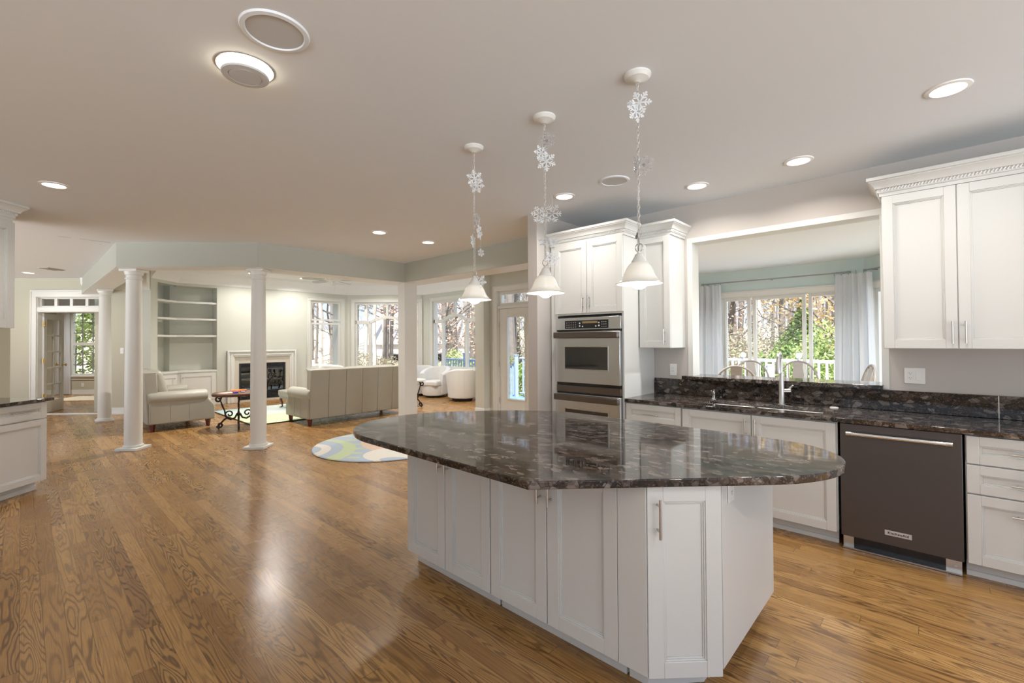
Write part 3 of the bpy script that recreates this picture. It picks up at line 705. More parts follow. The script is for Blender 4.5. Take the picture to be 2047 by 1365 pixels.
M_BTN = mat('button_grey', (.6, .6, .6), .4)
for x, z in ((.30, 1.616), (.30, 1.588), (.335, 1.583), (.49, 1.583), (.525, 1.588), (.525, 1.616)):
    MB().lathe([(0, 0), (.0085, 0), (.007, .004), (0, .004)], (0, 0, 0), 12, Matrix.Translation((x, -.009, z)) @ Matrix.Rotation(PI / 2, 4, 'X')).build('button', M_BTN, cp)
m = MB()
for i in range(5):
    for j in range(3): m.box(.135 + i * .027, .147 + i * .027, -.0096, -.0088, 1.577 + j * .022, 1.581 + j * .022)
m.build('key_lettering', M_BTN, cp); m = MB()
for i in range(3):
    for j in range(3): m.box(.555 + i * .022, .565 + i * .022, -.0096, -.0088, 1.577 + j * .022, 1.581 + j * .022)
m.build('key_lettering', M_BTN, cp)
def oven_door(z0, z1, wz0, wz1):
    d = MB(); d.box(0, .757, -.02, .02, z0, z1); d = d.build('oven_door', M_STEEL, o, bevel=.004)
    m = MB(); m.box(0, .757, -.062, -.040, z1 - .068, z1 - .004); m.box(.0, .05, -.04, -.02, z1 - .06, z1 - .01); m.box(.707, .757, -.04, -.02, z1 - .06, z1 - .01); m.build('handle', m_dark, d, bevel=.009, bseg=3)
    w = MB(); w.box(.122, .628, -.0235, -.019, wz0, wz1); w = w.build('oven_window', M_OVGL, d, bevel=.012, bseg=3)
    m = MB(); bars(m, .115, .635, wz0 - .007, wz1 + .007, .009, -.0245, -.019); m.build('window_trim', M_NICK, d)
m_dark = m_brushed('smoked_steel', (.20, .175, .16), .28, (1, 1, 200)); M_OVGL = mat('oven_glass', (.02, .02, .02), .04, spec=.9, coat=1.0)
oven_door(1.012, 1.532, 1.152, 1.378)
MB().box(0, .757, -.004, .022, .915, .982).build('vent_panel', m_dark, o, bevel=.003)
oven_door(.36, .898, .52, .745)
for z0, z1 in ((1.535, 1.552), (.984, 1.010), (.899, .914)): MB().box(.004, .753, -.001, .024, z0, z1).build('dark_seam', M_BLACK, o)
# small wall cabinet beside it
t = thing('wall_cabinet', 'narrow white wall cabinet between the oven cabinet and the wall opening', 'cabinet', (4.15, 2.145, 0), WR)
MB().box(0, .315, .021, .348, 1.366, 2.44).build('body', M_CAB, t, bevel=.002)
door_part(t, .003, .313, 1.369, 2.436, .262, 1.475, L=.14)
crown(t, [(0, .02), (.315, .02), (.315, .346)], 2.44, .95)
# wide wall cabinet on the right
t = thing('wall_cabinet', 'wide white two-door wall cabinet with crown moulding, above the dishwasher', 'cabinet', (4.15, .275, 0), WR)
MB().box(0, .76, .021, .348, 1.372, 2.45).build('body', M_CAB, t, bevel=.002)
door_part(t, .003, .378, 1.374, 2.445, .352, 1.480, L=.145); door_part(t, .383, .757, 1.374, 2.445, .414, 1.480, L=.145)
crown(t, [(0, .346), (0, .02), (.76, .02)], 2.45)
t = thing('wall_cabinet', 'white wall cabinet cut off by the right edge of the picture', 'cabinet', (4.15, -.490, 0), WR)
MB().box(0, .9, .021, .348, 1.372, 2.45).build('body', M_CAB, t, bevel=.002); door_part(t, .003, .447, 1.374, 2.445, .06, 1.48)
door_part(t, .453, .897, 1.374, 2.445, .84, 1.48); crown(t, [(0, .02), (.9, .02)], 2.45)

# ------------------------------------------------------------------ outlets and switches
def outlet(name, label, loc, rot, gang=1, rocker=False, screw=True):
    t = thing(name, label, 'outlet' if not rocker or gang == 2 else 'light switch', loc, rot)
    w = .070 if gang == 1 else .116
    MB().box(-w / 2, w / 2, -.006, -.0005, -.0575, .0575).build('cover_plate', M_PLATE, t, bevel=.002)
    xs = [0] if gang == 1 else [-.024, .024]
    for i, x in enumerate(xs):
        if rocker and (gang == 1 or i == 1):
            MB().box(x - .0165, x + .0165, -.010, -.006, -.033, .033).build('rocker', M_PLATE, t, bevel=.002); continue
        m = MB(); m.box(x - .0165, x + .0165, -.008, -.006, -.0335, .0335); s = m.build('socket', M_PLATE, t, bevel=.001)
        m = MB()
        for z in (-.018, .016):
            m.box(x - .0075, x - .0055, -.0085, -.0078, z, z + .009); m.box(x + .0055, x + .0075, -.0085, -.0078, z + .001, z + .008); m.box(x - .002, x + .002, -.0085, -.0078, z - .008, z - .004)
        m.build('slot', M_SLOT, s)
    return t
outlet('power_outlet', 'white outlet on the wall below the narrow wall cabinet', (4.4995, 1.955, 1.143), WR)
outlet('power_outlet', 'white double-gang outlet and switch plate below the wide wall cabinet', (4.4995, .122, 1.165), WR, 2, True)
outlet('light_switch', 'white light switch on the hall wall between two columns', FH.pt(FH.len - .56, 0, 1.29), FH.a, 1, True)
outlet('power_outlet', 'white outlet low on the far room wall under the window', FX.pt(3.95, 0, .26), FX.a)

# ------------------------------------------------------------------ island
GI = 'island base cabinets'
def isl_cab(y0, label):
    t = thing('island_cabinet', label, 'cabinet', (1.70, y0, 0), WR, GI)
    MB().box(0, .758, .021, .50, .10, .862).build('body', M_CAB, t, bevel=.002)
    m = MB(); m.box(0, .75, .100, .12, 0, .10); m.box(-.005 if y0 > 2 else 0, .75, .085, .100, 0, .055); m.build('toe_kick', M_CAB, t, bevel=.003)
    door_part(t, .002, .378, .10, .860, .345, .745, L=.15, rail=.066); door_part(t, .384, .757, .10, .860, .412, .745, L=.15, rail=.066)
isl_cab(2.511, 'white two-door island cabinet at the living-room end')
isl_cab(1.747, 'white two-door island cabinet next to the slanted corner')
t = thing('island_corner_cabinet', 'white slanted one-door cabinet at the near corner of the island', 'cabinet', (1.70, .853, 0), -PI / 4)
# body in the island's own plan, expressed in the turned frame
ca, sa = math.cos(PI / 4), math.sin(PI / 4)
def cl(x, y): dx, dy = x - 1.70, y - .853; return (ca * dx - sa * dy, sa * dx + ca * dy)
m = MB(); m.prism([cl(*p) for p in ((1.721, .985), (1.721, .857), (1.906, .672), (2.195, .672), (2.195, .985))], .10, .862); m.build('body', M_CAB, t, bevel=.002)
m = MB(); m.prism([cl(*p) for p in ((1.785, .985), (1.785, .90), (1.965, .735), (2.2, .735), (2.2, .985))], 0, .10); m.build('toe_kick', M_CAB, t, bevel=.003)
door_part(t, .001, .301, .097, .860, .043, .737, L=.155, rail=.064)
m = MB(); m.prism([cl(*p) for p in ((1.70, .987), (1.70, .8585), (1.7205, .8585), (1.7205, .987))], .10, .860); m.build('filler', M_CAB, t, bevel=.0015)
t = thing('island_cabinet', 'white island cabinet block behind the slanted corner, with a plain end panel', 'cabinet', (2.755, .651, 0), PI / 2)
# faces the sink wall; x runs +Y, y runs -X
m = MB(); m.box(.02, 1.86, .02, .552, .10, .862); m.build('body', M_CAB, t, bevel=.002)
MB().box(.0, .019, .022, .80, .10, .862).build('end_panel', M_CAB, t, bevel=.0015)
MB().box(.085, 1.82, .09, .5, 0, .10).build('toe_kick', M_CAB, t)
for i in range(4): door_part(t, .022 + i * .46, .478 + i * .46, .10, .858, .06 + i * .46, .75, L=.15)
outlet('power_outlet', 'white outlet on the island end panel under the worktop overhang', (2.055, .6508, .812), 0)
# island top: straight sides with rounded ends
def arc_pts(p0, p1, p2, n=10):
    """quadratic curve"""
    return [((1 - u) ** 2 * p0[0] + 2 * u * (1 - u) * p1[0] + u * u * p2[0], (1 - u) ** 2 * p0[1] + 2 * u * (1 - u) * p1[1] + u * u * p2[1]) for u in [i / n for i in range(n + 1)]]
top = [(1.335, 1.165)] + [(2.02, .485)] + arc_pts((2.10, .415), (2.36, .235), (2.58, .325), 10) + arc_pts((2.60, .335), (2.76, .42), (2.80, .58), 8) + arc_pts((2.815, .66), (2.86, 1.45), (2.845, 1.98), 10) + \
      arc_pts((2.835, 2.10), (2.79, 2.25), (2.62, 2.46), 6) + arc_pts((2.40, 2.672), (2.08, 2.93), (1.80, 2.90), 10) + arc_pts((1.66, 2.875), (1.36, 2.76), (1.34, 2.40), 12)
o = MB().prism(top, .865, .898).build('island_worktop', M_GRAN, bevel=.005, bseg=3); tag(o, 'large dark granite worktop with rounded ends on the white island', 'worktop')

# ------------------------------------------------------------------ left kitchen run (diagonal)
LR = PI / 4; LO = Vector((.18, 6.50)); LD = Vector((1, 1)).normalized()
def lpt(s, off=0): return (LO.x + LD.x * s - LD.y * off, LO.y + LD.y * s + LD.x * off, 0)
t = thing('base_cabinet', 'white base cabinet with a drawer and a door at the left edge of the picture', 'cabinet', lpt(-.62), LR)
MB().box(0, .615, .021, .60, .10, .872).build('body', M_CAB, t, bevel=.002)
m = MB(); m.box(0, .59, .10, .12, 0, .10); m.box(0, .605, .085, .10, 0, .045); m.box(.59, .605, .10, .5, 0, .1); m.build('toe_kick', M_CAB, t, bevel=.003)
door_part(t, .005, .615, .71, .868, .36, .795, 'drawer', True, .058, .21); door_part(t, .005, .615, .10, .70, None, None)
t = thing('base_cabinet', 'white base cabinet beyond the left edge, under the same dark worktop', 'cabinet', lpt(-1.53), LR)
MB().box(0, .905, .021, .60, 0, .872).build('body', M_CAB, t); door_part(t, .005, .90, .1, .868, None, None)
t = MB().box(-.9 - .65, .04, -.03, .62, .875, .905).build('worktop', M_GRAN, bevel=.004, loc=lpt(0), rotz=LR); tag(t, 'dark granite worktop on the cabinets at the left edge of the picture', 'worktop')
t = thing('wall_cabinet', 'white wall cabinet with crown moulding at the left edge, reaching the ceiling', 'cabinet', lpt(-.8, .125), LR)
e = .605
MB().box(0, e, .021, .45, 1.594, 2.66).build('body', M_CAB, t, bevel=.002)
door_part(t, .005, e, 1.594, 2.60, None, None, rail=.07)
crown(t, [(0, .02), (e, .02), (e, .42)], 2.644)
t = thing('wall_cabinet', 'white wall cabinet next beyond the left edge of the picture', 'cabinet', lpt(-1.72, .125), LR)
MB().box(0, .915, .021, .45, 1.594, 2.66).build('body', M_CAB, t); door_part(t, .005, .91, 1.594, 2.60, None, None, rail=.07); crown(t, [(0, .02), (.915, .02)], 2.644)

# ------------------------------------------------------------------ ceiling fixtures
def area(name, parent, loc, size, watts, col=(1, .955, .89), spread=150):
    l = bpy.data.lights.new(name, 'AREA'); l.shape = 'DISK'; l.size = size; l.energy = watts; l.color = col; l.spread = math.radians(spread)
    o = bpy.data.objects.new(name, l); COL.objects.link(o); o.parent = parent; o.location = loc; return o
def can(label, x, y, z, watts, r=.075, col=(1, .955, .89)):
    t = thing('recessed_light', label, 'ceiling light', (x, y, z))
    MB().lathe([(r + .022, 0), (r + .020, -.006), (r, -.010), (r - .004, -.004), (r - .004, 0)], (0, 0, 0), 32, cap=False).build('trim_ring', M_PLATE, t, smooth=True)
    MB().lathe([(0, -.004), (r - .006, -.004), (r - .006, -.001), (0, -.001)], (0, 0, 0), 32).build('lens', M_LAMPON, t, smooth=True)
    area('lamp', t, (0, 0, -.016), 2 * r * .85, watts, col)
    return t
CANS = [('recessed ceiling light behind the middle pendant, near the tall oven cabinet', 3.407, 2.499), ('recessed ceiling light above the sink, between two wall cabinets', 3.973, 1.501),
        ('recessed ceiling light above the dishwasher end of the wall opening', 3.946, .738), ('large bright recessed ceiling light at the top right of the picture', 3.364, -.062),
        ('recessed ceiling light near the post, the left one of a pair', 2.959, 4.949), ('recessed ceiling light near the post, the right one of a pair', 3.715, 4.983), ('recessed ceiling light in the hall in front of the glazed double door', .091, 12.425)]
for i, (lb, x, y) in enumerate(CANS): can(lb, x, y, ZC, CAN_W)
can('recessed ceiling light just outside the left edge, by the left wall cabinet', .18, 5.4, ZC, CAN_W)
for lb, x, y in (('recessed living-room ceiling light left of the middle column top', 3.628, 11.6), ('recessed living-room ceiling light between column and fan', 4.808, 11.65), ('recessed living-room ceiling light right of the fan', 6.45, 10.9)):
    can(lb, x, y, ZL, CAN_W * 2.2, .07)
can('added living-room ceiling light out of sight behind the beam', 3.0, 8.8, ZL, CAN_W * 9, .07)  # unseen lamp, strong to brighten the living room
can('added living-room ceiling light out of sight near the patio door', 6.0, 7.6, ZL, CAN_W * 6, .07)  # second unseen lamp brightening the living room
can('added fill light in the breakfast nook ceiling, unseen above the wall opening', 5.6, 2.6, 2.53, CAN_W * 8, .07, (.95, .99, 1))  # unseen lamp added to brighten the nook
can('added fill light in the breakfast nook ceiling, unseen above the wide wall cabinet', 5.6, .3, 2.53, CAN_W * 7, .07, (.95, .99, 1))  # second unseen lamp added for nook brightness
can('added fill light in the ceiling of the room beyond the hall', .6, 16.4, ZC, CAN_W * 5, .07)  # lamp added to lift the dark far room
can('added fill light in the hall ceiling, hidden by the left wall cabinet', -1.6, 10.6, ZC, CAN_W * 2, .07)  # unseen lamp added to lift the dark hall
can('recessed kitchen ceiling light behind the camera', 1.0, -1.6, ZC, CAN_W * 2)
# round fixture with a glowing rim and a dropped grey disc
t = thing('disc_ceiling_light', 'round ceiling light with a glowing rim behind a dropped grey disc', 'ceiling light', (.735, 2.442, ZC))
MB().lathe([(.128, 0), (.128, -.004), (.122, -.004), (.122, 0)], (0, 0, 0), 48, cap=False).build('trim_ring', M_NICK, t, smooth=True)
MB().lathe([(.09, -.026), (.121, -.0025), (.121, -.0005), (.088, -.0005)], (0, 0, 0), 48, cap=False).build('lens', mat('rim_on', (1, 1, 1), .4, emit=(1, .86, .62), estr=10), t, smooth=True)
MB().lathe([(0, -.045), (.068, -.045), (.071, -.040), (.073, -.045), (.100, -.043), (.104, -.036), (.100, -.030), (.02, -.028), (.02, -.002), (0, -.002)], (0, 0, 0), 48).build('disc', M_SPEAK, t, smooth=True)
def speaker(label, x, y, r):
    t = thing('ceiling_speaker', label, 'speaker', (x, y, ZC))
    MB().lathe([(r, 0), (r - .004, -.008), (r * .84, -.010), (r * .82, -.004), (r * .82, 0)], (0, 0, 0), 48, cap=False).build('rim', M_CEIL, t, smooth=True)
    MB().lathe([(0, -.004), (r * .815, -.004), (r * .815, -.0005), (0, -.0005)], (0, 0, 0), 48).build('grille', M_SPEAK, t)
speaker('large round ceiling speaker cut by the top edge of the picture', .735, 2.06, .137)
speaker('round flush ceiling speaker in front of the oven cabinet', 3.366, 1.953, .125)
o = MB()
o.box(-.16, .16, -.09, .09, -.008, 0)
for i in range(7): o.box(-.14, .14, -.075 + i * .024, -.062 + i * .024, -.014, -.008)
o = o.build('ceiling_vent', mat('vent_grey', (.42, .40, .36), .6), loc=(.357, 11.50, ZC), rotz=PI / 4); tag(o, 'grey slatted air vent in the hall ceiling', 'vent')
o = MB().lathe([(0, -.03), (.055, -.028), (.062, -.012), (.062, 0), (0, 0)], (0, 0, 0), 24).build('smoke_detector', M_PLATE, smooth=True, loc=(4.45, 10.75, ZL)); tag(o, 'small round smoke detector on the living-room ceiling', 'smoke detector')

# ------------------------------------------------------------------ pendants over the island with snowflakes
def pendant(label, x, y):
    t = thing('pendant_lamp', label, 'pendant lamp', (x, y, 0), 0, 'bell pendants over the island')
    MB().lathe([(0, 2.735), (.012, 2.735), (.022, 2.742), (.055, 2.752), (.067, 2.768), (.067, 2.775), (0, 2.775)], (0, 0, 0), 32).build('canopy', M_TRIM, t, smooth=True)
    m = MB(); z = 2.737; i = 0
    while z > 1.925:
        pts = []
        for k in range(11):
            a = 2 * PI * k / 10; u, v = .0062 * math.cos(a), .0125 * math.sin(a)
            pts.append((u, 0, z - .012 + v) if i % 2 else (0, u, z - .012 + v))
        m.tube(pts, .0021, 5, cap=False); z -= .0205; i += 1
    m.tube([(.004 * math.cos(k * 1.1), .004 * math.sin(k * 1.1), 2.737 - .0205 * k) for k in range(41)], .0011, 5)
    m.build('chain', mat('chain_white', (.60, .575, .54), .35, .5), t, smooth=True)
    m = MB(); m.tube([(0, .020 * math.cos(2 * PI * k / 20), 1.905 + .020 * math.sin(2 * PI * k / 20)) for k in range(21)], .0028, 6, cap=False); m.build('ring', M_NICK, t, smooth=True)
    MB().lathe([(0, 1.888), (.008, 1.888), (.010, 1.876), (.020, 1.870), (.022, 1.862), (.034, 1.842), (.038, 1.834), (.038, 1.824), (0, 1.824)], (0, 0, 0), 28).build('cap', M_TRIM, t, smooth=True)
    pr = [(.036, 1.830), (.046, 1.824), (.060, 1.806), (.071, 1.783), (.081, 1.760), (.094, 1.742), (.112, 1.728), (.117, 1.725)]
    MB().lathe(pr + [(r - .003, z - .002) for r, z in reversed(pr)], (0, 0, 0), 40, cap=False).build('shade', M_OPAL, t, smooth=True)
    MB().lathe([(.048 * math.sin(a) + 1e-4, 1.742 - .046 * math.cos(a)) for a in [PI * k / 14 for k in range(15)]], (0, 0, 0), 28, cap=False).build('bulb', M_BULB, t, smooth=True)
    l = bpy.data.lights.new('glow', 'POINT'); l.energy = PEND_W; l.color = (1, .92, .82); l.shadow_soft_size = .05
    lo = bpy.data.objects.new('glow', l); COL.objects.link(lo); lo.parent = t; lo.location = (0, 0, 1.685)
    return t
def flake_mesh(R, kind):
    m = MB(); w = R * (.060 if kind else .062); th = .0012
    def bar(ax, ay, bx, by, ww):
        d = Vector((bx - ax, by - ay)); d.normalize(); n = Vector((-d.y, d.x)) * ww
        m.prism([(ax + n.x, ay + n.y), (ax - n.x, ay - n.y), (bx - n.x, by - n.y), (bx + n.x, by + n.y)], -th, th)
    for k in range(6):
        a = PI / 3 * k; c, s = math.cos(a), math.sin(a); bar(0, 0, R * c, R * s, w)
        for f, q in ((.45, .38), (.72, .30)):
            for sg in (-1, 1):
                b = a + sg * .95; bar(R * f * c, R * f * s, R * f * c + R * q * math.cos(b), R * f * s + R * q * math.sin(b), w * .85)
        if not kind:
            m.lathe([(0, -th), (w * 2.1, -th), (w * 2.1, th), (0, th)], (R * c, R * s, 0), 8)
    m.lathe([(0, -th), (R * .2, -th), (R * .2, th), (0, th)], (0, 0, 0), 6)
    return m
def flake(label, x, y, z, R=.05, silver=False, tilt=0.0, spin=0.0, dx=0.0, dy=0.0, string=0.0):
    """hangs by the pendant chain, disc upright"""
    o = flake_mesh(R, silver).build('snowflake_ornament', M_SNOWS if silver else M_SNOW)
    yaw = TH + PI / 2 + spin
    o.matrix_world = Matrix.Translation((x + dx, y + dy, z)) @ Matrix.Rotation(yaw, 4, 'Z') @ Matrix.Rotation(PI / 2 + tilt, 4, 'X') @ Matrix.Rotation(random.uniform(0, 1), 4, 'Z')
    tag(o, label, 'ornament', 'snowflakes hung on the pendant chains')
    if string:
        s = MB().tube([(0, 0, 0), (0, 0, string)], .0006, 4).build('thread', M_SNOW); s.parent = o; s.matrix_parent_inverse = o.matrix_world.inverted(); s.location = (x + dx, y + dy, z)
    return o
rx, ry = RT.x, RT.y
P1, P2, P3 = (2.111, 2.311), (2.117, 1.695), (2.104, 1.085)
pendant('bell pendant lamp hanging farthest left, over the living-room end of the island', *P1)
pendant('bell pendant lamp in the middle of the three', *P2)
pendant('bell pendant lamp hanging farthest right, in front of the narrow wall cabinet', *P3)
def fl(P, label, off, z, *a, **k): return flake(label, P[0], P[1], z, *a, dx=rx * off - F0.x * .012, dy=ry * off - F0.y * .012, **k)
fl(P1, 'pale snowflake near the top of the left pendant chain', .006, 2.555, .052, spin=.2)
fl(P1, 'pale snowflake just below the top one on the left pendant chain', .022, 2.505, .048, spin=-.3)
fl(P1, 'silver snowflake half way down the left pendant chain', .018, 2.275, .042, True, spin=.9)
fl(P1, 'pale snowflake turned edge-on, right of the left pendant chain', .036, 2.185, .048, spin=1.25, string=.09)
fl(P1, 'pale narrow snowflake left of the left pendant chain, lower half', -.008, 2.125, .042, spin=1.3)
fl(P1, 'silver snowflake dangling on a thread right of the left pendant chain', .046, 2.045, .028, True, spin=.7, string=.14)
fl(P1, 'cream snowflake resting on the left pendant shade', .024, 1.842, .058, spin=-.35, tilt=.5)
fl(P2, 'silver snowflake highest on the middle pendant chain', .012, 2.628, .052, True, spin=-.25)
fl(P2, 'clear snowflake on the left of the middle pendant chain', -.022, 2.555, .042, spin=.4)
fl(P2, 'white snowflake third from the top of the middle pendant chain', .008, 2.505, .054, spin=-.2)
fl(P2, 'silver snowflake left of the middle pendant chain at mid height', -.036, 2.188, .052, True, spin=.3)
fl(P2, 'silver snowflake right of the middle pendant chain at mid height', .042, 2.195, .056, True, spin=-.25, string=.11)
fl(P2, 'white snowflake tilted flat low on the middle pendant chain', .022, 2.025, .060, tilt=.9)
fl(P2, 'clear snowflake just above the middle pendant shade', .038, 1.925, .048, spin=.5, string=.1)
fl(P3, 'pale snowflake near the top of the right pendant chain', .006, 2.630, .054, spin=-.4)
fl(P3, 'white snowflake just under the top one on the right pendant chain', -.014, 2.585, .050, spin=.5)
fl(P3, 'silver snowflake half way down the right pendant chain', .024, 2.315, .052, True, spin=-.5)
fl(P3, 'silver snowflake edge-on, left of the right pendant chain', -.020, 2.318, .048, True, spin=1.2)
fl(P3, 'clear snowflake edge-on low on the right pendant chain', -.004, 2.16, .046, spin=1.35)

# ------------------------------------------------------------------ columns
def column(label, x, y, rot, s=.14):
    t = thing('column', label, 'column', (x, y, 0), rot)
    m = MB(); m.box(-s, s, -s, s, 0, .035); m.build('plinth', M_TRIM, t, bevel=.004)
    r0, r1 = .100, .086
    MB().lathe([(0, .035), (r0 + .014, .035), (r0 + .016, .05), (r0 + .012, .062), (r0 + .002, .066), (r0, .085), (r0, .8), (r0 * .97, 1.2), (r0 * .90, 1.7), (r1, 2.30), (r1, 2.305), (r1 + .010, 2.312), (r1 + .010, 2.328), (r1, 2.335), (r1, 2.365), (r1 + .012, 2.372), (r1 + .014, 2.380), (r1 + .022, 2.408), (r1 + .023, 2.414), (0, 2.414)], (0, 0, 0), 48).build('shaft', M_TRIM, t, smooth=True)
    m = MB(); q = s * .82; m.box(-q, q, -q, q, 2.414, 2.4468); m.build('capital', M_TRIM, t, bevel=.004)
column('white round column nearest the camera at the left, beside the loveseat', 1.045, 8.03, PI / 4)
column('white round column in front of the fireplace', 2.225, 6.84, PI / 4)
column('white round column farthest away, beside the glazed hall door', 1.055, 11.30, 0, .13)

# ------------------------------------------------------------------ fireplace
t = thing('fireplace', 'gas fireplace with limestone surround and white mantel frame', 'fireplace', (4.108, 12.33, 0))
m = MB()
prof = [(.0, .16, -.05), (.03, .13, -.075), (.065, .095, -.055), (.10, .06, -.035)]
for w, ww, y in ((.795, .16, -.05), (.795, .045, -.085), (.72, .05, -.068)):
    m.box(-w, -w + ww, y, -.001, 0, 1.25 - (.795 - w)); m.box(w - ww, w, y, -.001, 0, 1.25 - (.795 - w)); m.box(-w + ww, w - ww, y, -.001, 1.25 - (.795 - w) - ww, 1.25 - (.795 - w))
m.build('mantel', M_TRIM, t, bevel=.012, bseg=3)
m = MB(); m.box(-.66, -.53, -.022, -.001, 0, 1.13); m.box(.53, .66, -.022, -.001, 0, 1.13); m.box(-.53, .53, -.022, -.001, .937, 1.13); m.box(-.53, .53, -.022, -.001, 0, .05); m.build('stone_surround', M_TILE, t, bevel=.002)
m = MB(); m.box(-.533, .533, .40, .42, .05, .937); m.box(-.533, -.51, 0, .4, .05, .937); m.box(.51, .533, 0, .4, .05, .937); m.box(-.51, .51, 0, .4, .05, .07); m.box(-.51, .51, 0, .4, .92, .937); m.build('firebox', M_BMETAL, t)
m = MB()
for i in range(4): m.box(-.53, .53, -.03, .03, .83 + i * .028, .848 + i * .028)
for i in range(5): m.box(-.53, .53, -.03, .03, .055 + i * .036, .078 + i * .036)
m.box(-.533, -.49, -.035, .02, .05, .937); m.box(.49, .533, -.035, .02, .05, .937); m.box(-.49, .49, -.03, .02, .235, .26); m.box(-.49, .49, -.03, .02, .80, .83)
m.build('louvre', M_BMETAL, t, bevel=.003)
MB().box(-.49, .49, -.008, -.004, .26, .80).build('glass', m_glass('fire_glass', (.55, .56, .6), .25), t)
m = MB(); m.tube([(-.35, .2, .31), (.30, .22, .33)], .045, 10); m.tube([(-.25, .12, .36), (.1, .28, .42)], .035, 10); m.tube([(.32, .12, .34), (0, .26, .43)], .035, 10); m.build('logs', mat('charred_log', (.22, .16, .12), .9, var=(12, .5)), t, smooth=True)
def spiral(c, r0, turns, n, ax, sgn=1, a0=0):
    """flat scroll in the plane spanned by ax (plan unit vector) and z"""
    out = []
    for i in range(n + 1):
        u = i / n; r = r0 * (1 - .80 * u); a = a0 + sgn * 2 * PI * turns * u
        out.append((c[0] + ax[0] * r * math.cos(a), c[1] + ax[1] * r * math.cos(a), c[2] + r * math.sin(a)))
    return out
m = MB(); m.tube([(.10, -.03, .27), (.12, -.03, .42), (.20, -.03, .55), (.31, -.03, .66)], .010, 8); m.tube(spiral((.20, -.03, .58), .10, 1.4, 26, (1, 0)), .008, 6); m.tube(spiral((.33, -.03, .45), .07, 1.3, 22, (1, 0), -1, 1.5), .008, 6); m.tube(spiral((.42, -.03, .70), .05, 1.2, 18, (1, 0)), .007, 6)
m.build('scroll_screen', M_IRON, t, smooth=True)

# ------------------------------------------------------------------ built-in bookcase in the corner niche
t = thing('built_in_bookcase', 'built-in corner bookcase with four empty shelves over white cupboards', 'bookcase', (0, 0, 0))
IN = [(1.935, 11.905), (2.36, 12.33), (3.116, 12.33)]; BK = [(3.116, 12.695), (2.27, 12.695), (1.68, 12.18)]
def shelf_poly(inset):
    return [(1.935 - .02, 11.905 + .02 + inset), (2.36 - inset * .42, 12.33 + inset), (3.114, 12.33 + inset)] + BK
for z in (2.335, 1.955, 1.575): MB().prism(shelf_poly(.03), z, z + .045).build('shelf', M_TRIM, t, bevel=.003)
MB().prism(shelf_poly(-.012), .775, .815).build('shelf', M_TRIM, t, bevel=.004)
MB().prism(shelf_poly(.012), 0, .775).build('cupboard', M_TRIM, t, bevel=.003)
d = shaker(MB(), 0, .66, .14, .74, rail=.065).build('door', M_TRIM, t, bevel=.002); d.location = (2.42, 12.322, 0)
MB().lathe([(0, 0), (.006, 0), (.006, .014), (.013, .02), (.010, .030), (0, .031)], (0, 0, 0), 14, Matrix.Translation((.035, 0, .66)) @ Matrix.Rotation(PI / 2, 4, 'X')).build('knob', M_NICK, d, smooth=True)
d = shaker(MB(), 0, .47, .14, .74, rail=.065).build('door', M_TRIM, t, bevel=.002); d.location = (1.975, 11.932, 0); d.rotation_euler = (0, 0, PI / 4)
MB().lathe([(0, 0), (.006, 0), (.006, .014), (.013, .02), (.010, .030), (0, .031)], (0, 0, 0), 14, Matrix.Translation((.435, 0, .66)) @ Matrix.Rotation(PI / 2, 4, 'X')).build('knob', M_NICK, d, smooth=True)

# ------------------------------------------------------------------ ceiling fan
t = thing('ceiling_fan', 'white five-blade ceiling fan in the living room', 'ceiling fan', (4.78, 9.95, 0))
MB().lathe([(0, 3.05), (.07, 3.05), (.075, 3.03), (.03, 3.0), (.02, 2.95), (.10, 2.93), (.125, 2.90), (.125, 2.84), (.10, 2.815), (.05, 2.805), (0, 2.805)], (0, 0, 0), 32).build('motor', M_TRIM, t, smooth=True)
MB().lathe([(0, 2.805), (.045, 2.805), (.05, 2.78), (.042, 2.74), (.025, 2.72), (0, 2.718)], (0, 0, 0), 24).build('light_kit', M_OPAL, t, smooth=True)
for i in range(5):
    a = 2 * PI * i / 5 + .55
    M = Matrix.Rotation(a, 4, 'Z') @ Matrix.Translation((0, 0, 2.83)) @ Matrix.Rotation(.20, 4, 'X')
    MB().prism([(.20, -.05), (.30, -.068), (.60, -.072), (.66, -.05), (.67, 0), (.66, .05), (.60, .072), (.30, .068), (.20, .05)], -.004, .004, M).build('blade', mat('fan_backlit_grey', (.50, .50, .50), .5), t)  # blades greyed, their backlit shade is put into the colour
    MB().box(.09, .22, -.018, .018, -.006, .004, Matrix.Rotation(a, 4, 'Z') @ Matrix.Translation((0, 0, 2.83))).build('blade_arm', M_TRIM, t)
MB().tube([(.03, 0, 2.73), (.03, 0, 2.56)], .0015, 5).build('pull_chain', M_NICK, t)

